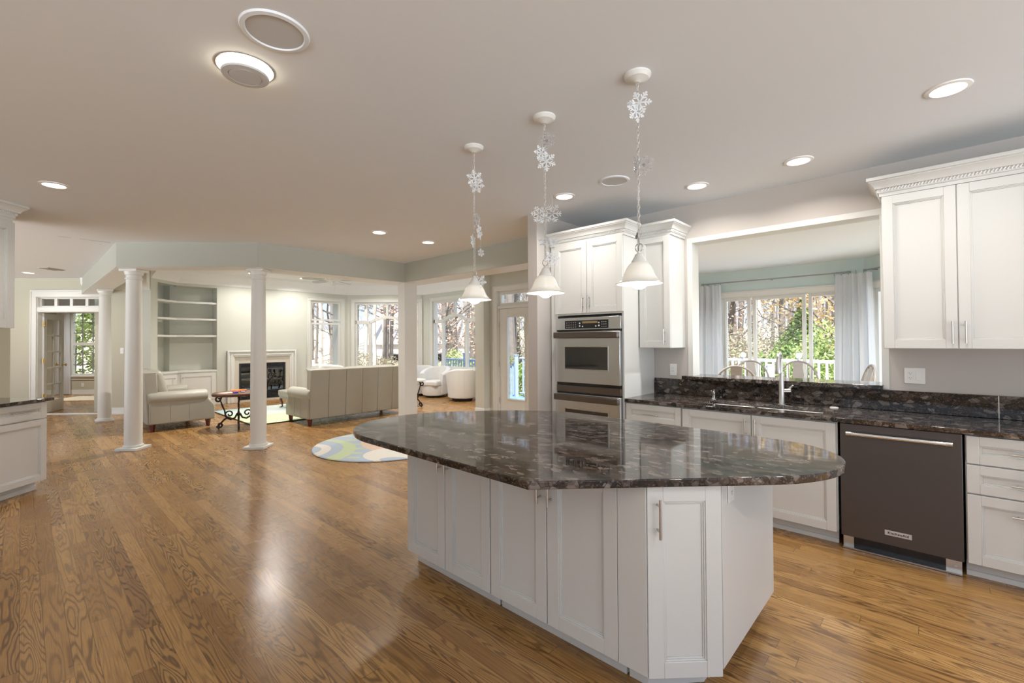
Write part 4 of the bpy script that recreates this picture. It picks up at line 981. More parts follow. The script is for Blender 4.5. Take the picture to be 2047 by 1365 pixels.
# ------------------------------------------------------------------ living-room furniture
def rbox(x0, x1, y0, y1, z0, z1, name, m, parent, r=.03, seg=4, M=None):
    b = MB(); b.box(x0, x1, y0, y1, z0, z1, M); return b.build(name, m, parent, bevel=r, bseg=seg)
def sofa(name, label, cat, loc, rot, W, ncush, seams):
    """local: x along the width, y from back (0) to front, facing +y"""
    t = thing(name, label, cat, loc, rot)
    aw = .21; D = .93
    rbox(aw - .02, W - aw + .02, .03, D - .03, .12, .30, 'base', M_LEATH, t, .02)
    # padded back with vertical seams
    n = seams; w = (W - 2 * .06) / n
    bk = MB(); M = Matrix.Translation((0, .0, .12)) @ Matrix.Rotation(math.radians(3.0), 4, 'X')
    for i in range(n): bk.box(.06 + i * w, .06 + (i + 1) * w, .0, .16, 0, .845, M)
    bk.build('back', M_LEATH, t, bevel=.014, bseg=3)
    for sx in (0, 1):
        x0 = 0 if sx == 0 else W - aw; s = 1 if sx == 0 else -1
        # arm: shaped side panel with a rolled top
        prof = [(.02, .12), (.02, .50), (D - .10, .50), (D - .075, .45), (D - .02, .385), (D, .34), (D, .12)]
        a = MB(); lo = []; hi = []
        for y, z in prof:
            lo.append(a.bm.verts.new((x0 + .03, y, z))); hi.append(a.bm.verts.new((x0 + aw - .02, y, z)))
        a.bm.faces.new(lo); a.bm.faces.new(hi[::-1])
        for k in range(len(prof)): a.bm.faces.new((lo[k], hi[k], hi[(k + 1) % len(prof)], lo[(k + 1) % len(prof)]))
        a = a.build('arm', M_LEATH, t, bevel=.018, bseg=3)
        pts = [(x0 + aw / 2, y, .535) for y in (.0, .012, .04, .4, D - .14, D - .11, D - .095)]
        MB().tube(pts, [.085, .098, .105, .108, .105, .095, .07], 20).build('arm_roll', M_LEATH, a, smooth=True)
        q = MB(); xo = x0 + .029 if sx == 0 else x0 + aw - .019
        for y in (.30, .56): q.box(xo - .0022, xo + .0022, y - .002, y + .002, .14, .47)
        q.build('seam', M_LEATH, a)
    cw = (W - 2 * aw) / ncush
    for i in range(ncush):
        rbox(aw + i * cw + .004, aw + (i + 1) * cw - .004, .18, D + .01, .30, .46, 'seat_cushion', M_LEATH, t, .05)
        rbox(aw + i * cw + .006, aw + (i + 1) * cw - .006, 0, .20, 0, .52, 'back_cushion', M_LEATH, t, .075, 5, Matrix.Translation((0, .15, .45)) @ Matrix.Rotation(math.radians(14), 4, 'X'))
    for x in (.09, W - .09):
        for y in (.07, D - .09):
            MB().lathe([(.024, 0), (.026, .002), (.045, .12), (.0, .121)], (x, y, 0), 4, None).build('leg', M_CHERRY, t)
    return t
sofa('sofa', 'long grey leather sofa seen from behind, right of the fireplace column', 'sofa', (3.29, 7.82, 0), math.radians(1.0), 2.05, 3, 6)
sofa('loveseat', 'grey leather loveseat seen from its side, between two columns', 'loveseat', (1.385, 10.86, 0), -PI / 2, 1.62, 2, 5)
o = rbox(-.24, .24, -.07, .07, -.24, .24, 'throw_pillow', M_WHITEF, None, .068, 5); o.location = (3.93, 8.23, .785); o.rotation_euler = (-.28, .12, 0); tag(o, 'white throw pillow leaning on the back of the long grey sofa', 'pillow')

def scroll_table(name, label, loc, R, H, topmat, nleg=4, a0=.4):
    t = thing(name, label, 'table', loc)
    MB().lathe([(0, H - .045), (R - .03, H - .045), (R - .012, H - .040), (R - .004, H - .028), (R, H - .014), (R - .006, H), (0, H)], (0, 0, 0), 48).build('table_top', topmat, t, smooth=True)
    m = MB()
    for i in range(64):
        a = 2 * PI * i / 64; m.tube([((R - .006) * math.cos(a), (R - .006) * math.sin(a), H - .040), ((R - .006) * math.cos(a + .07), (R - .006) * math.sin(a + .07), H - .022)], .007, 5)
    m.build('rope_edge', topmat, t, smooth=True)
    for k in range(nleg):
        a = a0 + 2 * PI * k / nleg; ax = (math.cos(a), math.sin(a))
        def q(r, z): return (ax[0] * r, ax[1] * r, z)
        m = MB()
        # twisted upright from the top scroll down to the middle scroll
        up = [q(R * .62, H - .05), q(R * .68, H - .12), q(R * .60, H - .22), q(R * .52, H - .30), q(R * .50, H - .36)]
        m.tube(up, .014, 4, twist=.9)
        m.tube(spiral(q(R * .74, H - .105), .055, 1.25, 22, ax, -1, PI * .8), .015, 7)
        m.tube([q(R * .50, H - .36), q(R * .44, H - .42), q(R * .30, H - .45), q(R * .14, H - .43), q(.02, H - .36)], .015, 7)
        m.tube(spiral(q(R * .34, H - .36), .072, 1.3, 26, ax, 1, -PI / 2), .012, 7)
        m.tube([q(R * .44, H - .42), q(R * .52, .16), q(R * .66, .10), q(R * .76, .055), q(R * .80, .022)], .015, 7)
        m.tube(spiral(q(R * .70, .070), .046, 1.2, 20, ax, -1, -.3), .015, 7)
        m.tube([q(R * .74, .03), q(R * .74, 0)], .012, 8)
        m.build('leg', M_IRON, t, smooth=True)
    MB().lathe([(0, H - .40), (.018, H - .40), (.034, H - .375), (.034, H - .36), (.016, H - .34), (.02, H - .33), (.008, H - .315), (0, H - .31)], (0, 0, 0), 16).build('finial', M_IRON, t, smooth=True)
    return t
scroll_table('scroll_table', 'round dark wood table on scrolled iron legs between loveseat and sofa', (2.52, 8.70, 0), .385, .60, M_DWOOD, 4, TH + .55)
scroll_table('scroll_table', 'small white-topped iron scroll table in front of the white chairs', (5.84, 8.50, 0), .33, .61, M_TRIM, 4, TH - PI / 2)
def topped(name, label, cat, m, loc, rz=0, bev=.002): 
    o = m.build(name[0], name[1], loc=loc, rotz=rz, bevel=bev); return tag(o, label, cat)
topped(('toy_tray', mat('orange_plastic', (.80, .22, .03), .35)), 'orange toy tray lying on the round dark wood table', 'toy', MB().lathe([(0, 0), (.105, 0), (.12, .022), (.11, .022), (.10, .006), (0, .006)], (0, 0, 0), 24), (2.57, 8.86, .6005))
topped(('activity_sheet', mat('pink_paper', (.75, .42, .38), .7)), 'pink printed sheet on the round dark wood table', 'sheet', MB().box(-.14, .14, -.10, .10, 0, .003), (2.38, 8.74, .6005), .5)
topped(('toy_block', mat('blue_plastic', (.08, .10, .55), .35)), 'small blue toy block at the front of the round dark wood table', 'toy', MB().box(-.035, .035, -.025, .025, 0, .026), (2.44, 8.58, .6005), .3)
topped(('toy_block', mat('white_purple_plastic', (.62, .58, .78), .35)), 'small pale purple toy block beside the blue one', 'toy', MB().box(-.03, .03, -.02, .02, 0, .02), (2.56, 8.60, .6005), -.4)
# upholstered bench by the hearth, cabriole legs
t = thing('coffee_ottoman', 'grey leather ottoman on curved dark legs in front of the fireplace', 'ottoman', (4.52, 10.25, 0))
rbox(-.68, .68, -.36, .36, .27, .40, 'cushion', M_LEATH, t, .03); rbox(-.66, .66, -.34, .34, .22, .28, 'apron', M_LEATH, t, .012)
for sx in (-1, 1):
    for sy in (-1, 1):
        MB().tube([(sx * .60, sy * .28, .23), (sx * .635, sy * .31, .20), (sx * .615, sy * .29, .10), (sx * .61, sy * .285, .04), (sx * .65, sy * .32, .012)], [.035, .030, .018, .014, .02], 10).build('leg', M_DWOOD, t, smooth=True)
topped(('magazine', mat('magazine_cover', (.55, .55, .56), .3)), 'grey magazine on the left end of the ottoman', 'magazine', MB().box(-.11, .11, -.14, .14, 0, .012), (4.05, 10.2, .4005), .2)

# white swivel barrel chairs
def barrel_chair(label, loc, rot, first=None):
    if first: return dup(first, loc, rot, label)
    t = thing('swivel_chair', label, 'armchair', loc, rot, 'white swivel chairs by the bay windows')
    # local: faces +y
    def shell(r_out, r_in, name, m):
        b = MB(); N = 40; secs = []
        for i in range(N + 1):
            a = math.radians(205) * (i / N - .5) * 1.18 - PI / 2; u = abs(i / N - .5) * 2
            h = .78 - .17 * max(0, (u - .25) / .75) ** 1.2
            ring = []
            for r, z in ((r_out * .93, .09), (r_out, .35), (r_out + .035, h - .03), (r_out + .015, h), (r_in + .03, h), (r_in + .005, h - .04), (r_in, .30), (r_in, .09)):
                ring.append(b.bm.verts.new((r * math.cos(a), r * math.sin(a), z)))
            secs.append(ring)
        for p, q in zip(secs, secs[1:]):
            for k in range(len(p)): b.bm.faces.new((p[k], p[(k + 1) % len(p)], q[(k + 1) % len(p)], q[k]))
        b.bm.faces.new(secs[0]); b.bm.faces.new(secs[-1][::-1])
        return b.build(name, m, t, smooth=True)
    shell(.37, .26, 'shell', M_WHITEF)
    MB().lathe([(0, .06), (.30, .06), (.315, .10), (.315, .30), (0, .30)], (0, .03, 0), 40).build('base', M_WHITEF, t, smooth=True)
    MB().prism([(-.255, .36), (.255, .36), (.25, -.02), (.20, -.16), (.1, -.235), (-.1, -.235), (-.20, -.16), (-.25, -.02)], .30, .43).build('seat_cushion', M_WHITEF, t, bevel=.04, bseg=4)
    MB().lathe([(0, 0), (.24, 0), (.25, .012), (.25, .035), (.08, .05), (.08, .06), (0, .06)], (0, .0, 0), 32).build('swivel_base', M_BMETAL, t, smooth=True)
    q = MB(); q.tube([(0, -.3705, .10), (0, -.3715, .35), (0, -.4075, .73)], .003, 5); q.build('seam', M_WHITEF, t)
    return t
c0 = barrel_chair('white swivel armchair turned with its back to us, nearest the patio door', (7.36, 8.52, 0), math.radians(-35))
barrel_chair('white swivel armchair in the middle, turned towards the left', (7.38, 9.62, 0), math.radians(112), c0)
barrel_chair('white swivel armchair farthest left, half hidden by the post', (7.42, 10.28, 0), math.radians(140), c0)

# rugs
SKY, CRM, LIM, PCH = (.47, .54, .63), (.80, .75, .66), (.58, .66, .40), (.78, .58, .45)
mr = m_rug('kitchen_rug_wool', SKY, [
    (PCH, .45, .25, .85, .85), (CRM, .45, -.62, .56, .42), (SKY, .33, -.88, .17, .10), (LIM, -1.0, -.6, .72, .86), (SKY, -1.07, -.5, .60, .68), (CRM, -.98, -.5, .36, .46), (SKY, -.98, -.45, .23, .27)] +
    [(LIM, x - .05, y, .085, .042) for x, y in ((-.68, .49), (-.51, .2), (-.35, -.06), (-.24, -.32), (-.18, -.56), (-.14, -.79))])
o = MB().lathe([(0, 0), (.955, 0), (.965, .008), (.955, .018), (0, .018)], (0, 0, 0), 72).build('round_rug', mr, loc=(3.50, 5.68, .0005), rotz=TH - PI / 2); tag(o, 'round blue, lime and cream patterned rug beside the island', 'rug')
mr2 = m_rug('living_rug_wool', (.50, .62, .62), [((.60, .68, .42), -1.0, -.6, 1.3, .9), ((.66, .74, .70), -.2, .5, 1.4, .7), ((.46, .58, .68), .9, -.3, .9, .8)])
m = MB(); m.box(-1.62, 1.62, -1.22, 1.22, 0, .016); o = m.build('area_rug', mr2, loc=(4.35, 9.86, .0005), bevel=.005)
m = MB(); bz = .0175
m.box(-1.63, 1.63, -1.235, -1.215, .0, bz); m.box(-1.63, 1.63, 1.215, 1.235, .0, bz); m.box(-1.63, -1.615, -1.215, 1.215, .0, bz); m.box(1.615, 1.63, -1.215, 1.215, 0, bz); m.build('binding', M_BMETAL, o)
tag(o, 'pale green and blue area rug under the sofa, in front of the fireplace', 'rug')
o = MB().box(-.75, .75, -.5, .5, 0, .012).build('door_rug', mat('sisal', (.66, .58, .46), 1.0, bump=(200, .5), var=(30, .1)), loc=(1.25, 16.25, .0005), rotz=-PI / 4, bevel=.003); tag(o, 'beige mat on the floor of the room beyond the hall', 'rug')

# ------------------------------------------------------------------ breakfast nook
def curtain(name, label, p, q, z0, z1, folds, matl, amp=.045, flare=1.0, cat='curtain', ph=0.0):
    f = Fr(p, q); t = thing(name, label, cat, f.pt(0), f.a); L = f.len
    def fn(u, v):
        k = .55 + .45 * (1 - v) * flare
        x = (u - .5) * L * (.84 + .16 * (1 - v)) + L / 2
        y = amp * k * math.sin(2 * PI * folds * u + ph + .5 * math.sin(3 * u + 2.2 * v)) + .4 * amp * math.sin(2 * PI * folds * 1.7 * u + 1.3) * (1 - .5 * v)
        return (x, y, z0 + (z1 - z0) * v)
    MB().grid(fn, folds * 14, 14).build('cloth', matl, t, smooth=True)
    return t, f
def rod(label, p, q, z, brackets):
    f = Fr(p, q); t = thing('curtain_rod', label, 'curtain rod', f.pt(0), f.a)
    MB().tube([(0, -.08, z), (f.len, -.08, z)], .009, 10).build('pole', M_GREYCAB, t, smooth=True)
    for x in brackets: MB().box(x - .008, x + .008, -.085, 0, z - .012, z + .005).build('bracket', M_GREYCAB, t)
    for x in (0, f.len): MB().lathe([(0, -.03), (.012, -.02), (.016, 0), (.012, .02), (0, .03)], (0, 0, 0), 12, Matrix.Translation((x, -.08, z)) @ Matrix.Rotation(PI / 2, 4, 'Y')).build('finial', M_GREYCAB, t, smooth=True)
    return t
ZR = 2.345
rod('grey curtain rod across the middle breakfast-nook window', (7.70, 2.80), (7.70, .86), ZR, (.06, 1.0, 1.88))
rod('grey curtain rod over the right-hand breakfast-nook window', (7.62, .62), (6.36, -.64), ZR, (.1, 1.6))
rod('grey curtain rod over the left-hand breakfast-nook window', (6.4, 4.16), (7.56, 3.00), ZR, (.1, 1.5))
def nook_curtain(label, p, q, folds, ph):
    t, f = curtain('curtain', label, p, q, .03, ZR - .035, folds, M_CURT, ph=ph)
    for i in range(folds + 1): MB().tube([(f.len * (.09 + .82 * i / folds), 0, ZR - .045), (f.len * (.09 + .82 * i / folds), -.002, ZR + .006)], .004, 6).build('hook', M_GREYCAB, t)
nook_curtain('pale grey curtain at the left side of the middle nook window', (7.585, 2.90), (7.585, 2.47), 4, .4)
nook_curtain('pale grey curtain at the right side of the middle nook window', (7.60, 1.06), (7.44, .56), 5, 1.4)
# hoop-back Windsor chairs
def windsor():
    t = thing('windsor_chair', 'x', 'chair', (0, 0, 0), 0, 'chairs round the breakfast table')   # faces +y
    MWD = mat('greige_wood', (.29, .255, .225), .4, var=(12, .12)); S = .47
    MB().prism([(.22 * math.cos(a) * (1.0 + .05 * math.sin(a)), .21 * math.sin(a)) for a in [2 * PI * k / 28 for k in range(28)]], S - .035, S).build('seat', MWD, t, bevel=.012, bseg=3)
    def bk(u, z): return (u, -.185 - (z - S) * .20, z)
    hoop = []
    for k in range(25):
        a = PI * k / 24; hoop.append(bk(-.25 * math.cos(a), S + .66 * math.sin(a) ** .45))
    MB().tube(hoop, .0125, 8).build('hoop', MWD, t, smooth=True)
    for u in (-.165, -.115, .115, .165):
        zt = S + .66 * (1 - (u / .25) ** 2) ** .225
        MB().tube([bk(u * .82, S - .01), bk(u * .97, (S + zt) / 2), bk(u, zt)], [.008, .0095, .006], 7).build('spindle', MWD, t, smooth=True)
    pr = [(.028, 0), (.040, .05), (.052, .12), (.042, .17), (.032, .24), (.05, .30), (.066, .36), (.060, .42), (.072, .47), (.064, .52), (.058, .57), (.06, .645)]
    b = MB(); L = [(-w, z) for w, z in pr] + [(w, z) for w, z in reversed(pr)]
    fr_, bc = [], []
    for w, z in L:
        p = bk(w, S + z); fr_.append(b.bm.verts.new((p[0], p[1] - .006, p[2]))); bc.append(b.bm.verts.new((p[0], p[1] + .006, p[2])))
    b.bm.faces.new(fr_); b.bm.faces.new(bc[::-1])
    for k in range(len(L)): b.bm.faces.new((fr_[k], fr_[(k + 1) % len(L)], bc[(k + 1) % len(L)], bc[k]))
    b.build('splat', MWD, t)
    for sx in (-1, 1):
        for sy in (-1, 1): MB().tube([(sx * .14, sy * .12, S - .03), (sx * .17, sy * .155, .25), (sx * .20, sy * .19, 0)], [.014, .019, .011], 8).build('leg', MWD, t, smooth=True)
    m = MB(); m.tube([(-.17, -.15, .22), (-.17, .15, .22)], .01, 7); m.tube([(.17, -.15, .22), (.17, .15, .22)], .01, 7); m.tube([(-.17, 0, .22), (.17, 0, .22)], .01, 7); m.build('stretcher', MWD, t, smooth=True)
    return t
w0 = windsor()
for i, (lb, x, y, rot) in enumerate((
        ('hoop-back wooden chair with its back to the sink, nearest the curtain on the left', 6.0, 1.80, -1.32),
        ('hoop-back wooden chair on the far side of the table, just left of the faucet', 7.0, 1.86, 2.05),
        ('hoop-back wooden chair right of the faucet, near the middle window', 7.15, 1.38, 1.75),
        ('hoop-back wooden chair seen edge-on in front of the right curtain', 6.75, .86, .35),
        ('dark hoop-back chair edge showing at the left end of the wall opening', 6.3, 2.75, -2.6))):
    if i == 0: w0.location = (x, y, 0); w0.rotation_euler = (0, 0, rot); w0['label'] = lb
    else: dup(w0, (x, y, 0), rot, lb)
t = thing('breakfast_table', 'round wooden breakfast table among the hoop-back chairs', 'table', (6.62, 1.98, 0))
MB().lathe([(0, .72), (.40, .72), (.42, .735), (.42, .75), (0, .75)], (0, 0, 0), 40).build('table_top', MATS['greige_wood'], t, smooth=True)
MB().lathe([(0, 0), (.22, 0), (.2, .03), (.06, .07), (.05, .3), (.07, .5), (.05, .7), (.2, .72), (0, .72)], (0, 0, 0), 24).build('pedestal', MATS['greige_wood'], t, smooth=True)
o = rbox(-.13, .13, -.05, .05, -.12, .12, 'floral_cushion', mat('pink_floral', (.62, .36, .38), .9, var=(40, .5)), None, .045, 4); o.location = (6.93, 1.90, .90); o.rotation_euler = (0, .1, .3); tag(o, 'pink floral cushion leaning in the chair behind the faucet', 'cushion')
o.location = (6.96, 2.02, .60)
# far room curtain
t, f = curtain('sheer_curtain', 'white sheer curtain beside the far window beyond the hall', FX.pt(3.27, -.10)[:2], FX.pt(3.72, -.10)[:2], .02, 2.45, 5, M_SHEER, amp=.03)

# ------------------------------------------------------------------ outdoors
GZ = -1.5
def gz(x, y):
    d = math.hypot(x, y); return GZ + max(0, d - 16) * .085 + .25 * math.sin(x * .31) * math.cos(y * .27)
def gfn(u, v):
    r = 9.2 + 62 * v ** 1.6; a = math.radians(-25) + math.radians(150) * u
    x, y = r * math.cos(a), r * math.sin(a)
    return (x, y, gz(x, y))
struct(MB().grid(gfn, 60, 34).build('ground', M_GROUND, smooth=True))
struct(MB().prism([(-6, -6), (12, -6), (12, 26), (-6, 26)], GZ - .35, GZ - .3).build('ground_base', M_GROUND))

# deck with white railing off the nook, shade-tinted blue stair landing off the patio door
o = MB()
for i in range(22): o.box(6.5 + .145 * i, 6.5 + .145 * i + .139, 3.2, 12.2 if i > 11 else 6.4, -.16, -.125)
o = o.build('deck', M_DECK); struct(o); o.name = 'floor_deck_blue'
o = MB()
for i in range(16): o.box(7.9 + .145 * i, 7.9 + .145 * i + .139, -3.6, 3.19, -.16, -.125)
o = o.build('floor_deck_nook', M_RAILW); struct(o)
def railing(label, p, q, z, m, posts, gap=.125, post_h=1.16, h=1.02, slope=0.0):
    f = Fr(p, q); t = thing('deck_railing', label, 'railing', f.pt(0, 0, z), f.a); L = f.len
    def Z(x): return slope * x
    b = MB(); b.tube([(0, 0, h - .02 + Z(0)), (L, 0, h - .02 + Z(L))], .032, 4, twist=0); b.build('top_rail', m, t)
    b = MB(); b.tube([(0, 0, .12 + Z(0)), (L, 0, .12 + Z(L))], .024, 4); b.build('bottom_rail', m, t)
    n = int(L / gap)
    for i in range(1, n):
        x = L * i / n; MB().box(x - .018, x + .018, -.018, .018, .12 + Z(x), h - .03 + Z(x)).build('baluster', m, t)
    for x in posts: 
        b = MB(); b.box(x - .045, x + .045, -.045, .045, Z(x) - .2, post_h + Z(x)); b.box(x - .06, x + .06, -.06, .06, post_h + Z(x), post_h + .03 + Z(x)); b.build('post', m, t, bevel=.004)
    return t
railing('white deck railing outside the breakfast-nook windows', (10.05, 4.6), (10.05, -2.4), -.125, M_RAILW, (.0, 2.2, 4.4, 6.9), post_h=1.05, h=1.17)
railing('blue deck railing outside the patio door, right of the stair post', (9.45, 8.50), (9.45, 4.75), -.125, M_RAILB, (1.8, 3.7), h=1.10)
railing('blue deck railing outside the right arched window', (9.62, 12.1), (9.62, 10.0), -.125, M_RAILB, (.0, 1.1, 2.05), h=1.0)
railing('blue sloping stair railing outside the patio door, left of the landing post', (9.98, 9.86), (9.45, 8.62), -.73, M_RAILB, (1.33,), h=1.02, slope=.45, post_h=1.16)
for i, (y, lb) in enumerate(((3.95, 'white globe lamp on the deck railing, leftmost, beside the left curtain'), (2.90, 'white globe lamp on the deck railing, seen between curtain and chair'), (1.92, 'white globe lamp on the deck railing, right of the faucet'))):
    t = thing('globe_lamp', lb, 'outdoor lamp', (10.05, y, 1.045), 0, 'globes on the deck railing')
    MB().lathe([(0, 0), (.03, 0), (.03, .03), (0, .03)], (0, 0, 0), 16).build('holder', M_GREYCAB, t)
    MB().lathe([(.055 * math.sin(a) + 1e-4, .08 - .055 * math.cos(a)) for a in [PI * k / 12 for k in range(13)]], (0, 0, 0), 20, cap=False).build('globe', M_PLATE, t, smooth=True)

# neighbouring house
def house(label, x, y, z, rot, w, d, h, rh):
    t = thing('neighbour_house', label, 'house', (x, y, z), rot)
    MB().box(-w / 2, w / 2, -d / 2, d / 2, 0, h).build('walls', M_SIDING, t)
    m = MB(); e = .35
    v = [m.bm.verts.new(p) for p in ((-w / 2 - e, -d / 2 - e, h), (w / 2 + e, -d / 2 - e, h), (w / 2 + e, d / 2 + e, h), (-w / 2 - e, d / 2 + e, h), (-w / 2 - e, 0, h + rh), (w / 2 + e, 0, h + rh))]
    for q in ((0, 1, 5, 4), (2, 3, 4, 5), (0, 4, 3), (1, 2, 5), (0, 3, 2, 1)): m.bm.faces.new([v[i] for i in q])
    m.build('roof', M_ROOF, t)
    for i in range(3):
        for k in range(1 if h < 4 else 2):
            f = MB().box(-w / 2 + w * (i + .5) / 3 - .45, -w / 2 + w * (i + .5) / 3 + .45, -d / 2 - .03, -d / 2 + .02, 1.0 + k * 2.6, 2.4 + k * 2.6).build('window', M_GREYCAB, t)
            MB().box(-w / 2 + w * (i + .5) / 3 - .38, -w / 2 + w * (i + .5) / 3 + .38, -d / 2 - .04, -d / 2 - .03, 1.07 + k * 2.6, 2.33 + k * 2.6).build('pane', M_BLACK, f)
house('white neighbouring house with grey roof, seen through the left arched window', 22.6, 29.3, -1.8, math.radians(-37.6), 9, 7, 3.05, 2.6)
house('grey-roofed neighbouring house seen through the right arched window', 31.5, 38.8, -1.4, math.radians(-39), 12, 9, 2.2, 3.6)

# bare trees
def tree_mesh(seed, H, r, lean, fork):
    rnd = random.Random(seed); tr, br = MB(), MB()
    pts = []; x = y = 0
    for i in range(9):
        pts.append((x, y, H * i / 8)); x += rnd.uniform(-.12, .12) + lean; y += rnd.uniform(-.12, .12)
    tr.tube(pts, [r * (1 - .085 * i) for i in range(9)], 7)
    def branch(p, d, L, rr, lv):
        q = [Vector(p)]; dd = Vector(d)
        for i in range(4):
            dd = (dd + Vector((rnd.uniform(-.25, .25), rnd.uniform(-.25, .25), rnd.uniform(-.08, .22)))).normalized(); q.append(q[-1] + dd * L / 4)
        br.tube(q, [rr, rr * .8, rr * .6, rr * .45, rr * .25], 4)
        if lv < 2:
            for i in (1, 2, 3, 3, 4):
                if rnd.random() < .85:
                    e = (dd + Vector((rnd.uniform(-1, 1), rnd.uniform(-1, 1), rnd.uniform(-.1, .7)))).normalized(); branch(q[i], e, L * rnd.uniform(.45, .7), rr * .5, lv + 1)
    nb = 9 if not fork else 12
    for i in range(nb):
        z = H * (fork * .12 + .22 + .76 * (i + rnd.random()) / nb) if not fork else H * (.10 + .88 * (i + rnd.random()) / nb)
        k = min(7, int(z / H * 8)); u = z / H * 8 - k; p = Vector(pts[k]).lerp(Vector(pts[k + 1]), u)
        a = rnd.uniform(0, 2 * PI); branch(p, (math.cos(a), math.sin(a), rnd.uniform(.25, .9)), H * rnd.uniform(.10, .19) * (1.15 - z / H * .5), r * .30 * (1.1 - z / H * .6), 0)
    return tr, br
protos = []
KINDS_T = [('bare_tree', 'bare tall grey-barked tree in the woods outside the windows', M_BARK, 14, .17, 0.0, 0, 'bare grey trees in the woods'), ('bare_tree', 'bare tall grey-barked tree in the woods outside the windows', M_BARK, 12, .12, .06, 0, 'bare grey trees in the woods'),
           ('pale_tree', 'slender bare tree with pale bark in the woods outside the windows', M_BARK2, 13, .11, .02, 0, 'pale-barked trees in the woods'), ('bare_tree', 'bare tall grey-barked tree in the woods outside the windows', M_BARK, 9, .085, -.05, 1, 'bare grey trees in the woods')]
for i, (nm, lb, bk_, H, r, ln, fk, gp) in enumerate(KINDS_T):
    a, b = tree_mesh(11 + i * 5, H, r, ln, fk)
    t = thing(nm, lb, 'tree', (0, 0, -60), 0, gp); a.build('trunk', bk_, t, smooth=True); b.build('branches', bk_, t, smooth=True); protos.append(t)
rnd = random.Random(5); used_p = [False] * 4; placed = []
def put_tree(k, x, y, rot, s):
    p = protos[k]; loc = (x, y, gz(x, y) - .1)
    if not used_p[k]: used_p[k] = True; p.location = loc; p.rotation_euler = (0, 0, rot); p.scale = (s, s, s)
    else: dup(p, loc, rot, scale=s)
def sector(px0, px1, d0, d1, n, kinds):
    for _ in range(n):
        for _t in range(30):
            px = rnd.uniform(px0, px1); d = d0 + (d1 - d0) * rnd.random() ** .8
            dr = FW + RT * ((px - 1023.5) / FPX); dr = Vector((dr.x, dr.y)).normalized(); x, y = dr.x * d, dr.y * d
            if all((x - a) ** 2 + (y - b) ** 2 > 2.2 for a, b in placed) and math.hypot(x - 22.6, y - 29.3) > 6 and math.hypot(x - 31.5, y - 38.8) > 8: break
        else: continue
        placed.append((x, y)); put_tree(rnd.choice(kinds), x, y, rnd.uniform(0, 6.28), rnd.uniform(.8, 1.15))
sector(612, 690, 19, 42, 22, (0, 1, 1, 2, 3)); sector(698, 850, 21, 46, 22, (0, 1, 2, 2, 3)); sector(858, 950, 20, 44, 13, (0, 1, 2, 3)); sector(1002, 1060, 15, 38, 13, (0, 1, 3, 3)); sector(1375, 1780, 19, 44, 50, (0, 1, 2, 3))

# foliage
def leaves(n, R, size, seed, shape=None, flat=.0):
    rnd = random.Random(seed); m = MB(); bm = m.bm
    for _ in range(n):
        while True:
            p = Vector((rnd.uniform(-1, 1), rnd.uniform(-1, 1), rnd.uniform(-1, 1)))
            if .25 < p.length < 1: break
        p = p.normalized() * p.length ** .5
        p *= 1 + .25 * math.sin(5 * p.x + 3 * p.z) * math.cos(4 * p.y)
        if shape: p = shape(p)
        c = Vector((p.x * R[0], p.y * R[1], p.z * R[2])); s = size * rnd.uniform(.6, 1.4)
        a = Vector((rnd.gauss(0, 1), rnd.gauss(0, 1), rnd.gauss(0, 1) * .8 - flat)).normalized(); b = a.orthogonal().normalized(); b = (Matrix.Rotation(rnd.uniform(0, 6.28), 3, a) @ b)
        u, w = a * s, b * s * .42
        v = [bm.verts.new(q) for q in (c - u, c + w, c + u, c - w)]; bm.faces.new(v)
    return m
def bush(name, label, cat, loc, R, n, size, m, seed, trunk=None, group=None, shape=None):
    t = thing(name, label, cat, loc, 0, group)
    leaves(n, R, size, seed, shape).build('foliage', m, t).location = (0, 0, R[2] * (1.0 if trunk is None else trunk))
    h = R[2] * (1.2 if trunk is None else trunk)
    b = MB(); b.tube([(0, 0, -.3), (.05, .03, h * .5), (-.03, .02, h)], [max(.03, R[0] * .06), max(.02, R[0] * .045), .015], 6)
    for k in range(5): a = k * 1.3; b.tube([(0, 0, h * .45), (R[0] * .4 * math.cos(a), R[1] * .4 * math.sin(a), h * .9)], [.03, .01], 5)
    b.build('stem', M_BARK, t, smooth=True); return t
cone = lambda p: Vector((p.x * (1 - p.z) * .62, p.y * (1 - p.z) * .62, p.z))
def at(px, d):
    dr = FW + RT * ((px - 1023.5) / FPX); dr = Vector((dr.x, dr.y)).normalized(); return dr.x * d, dr.y * d
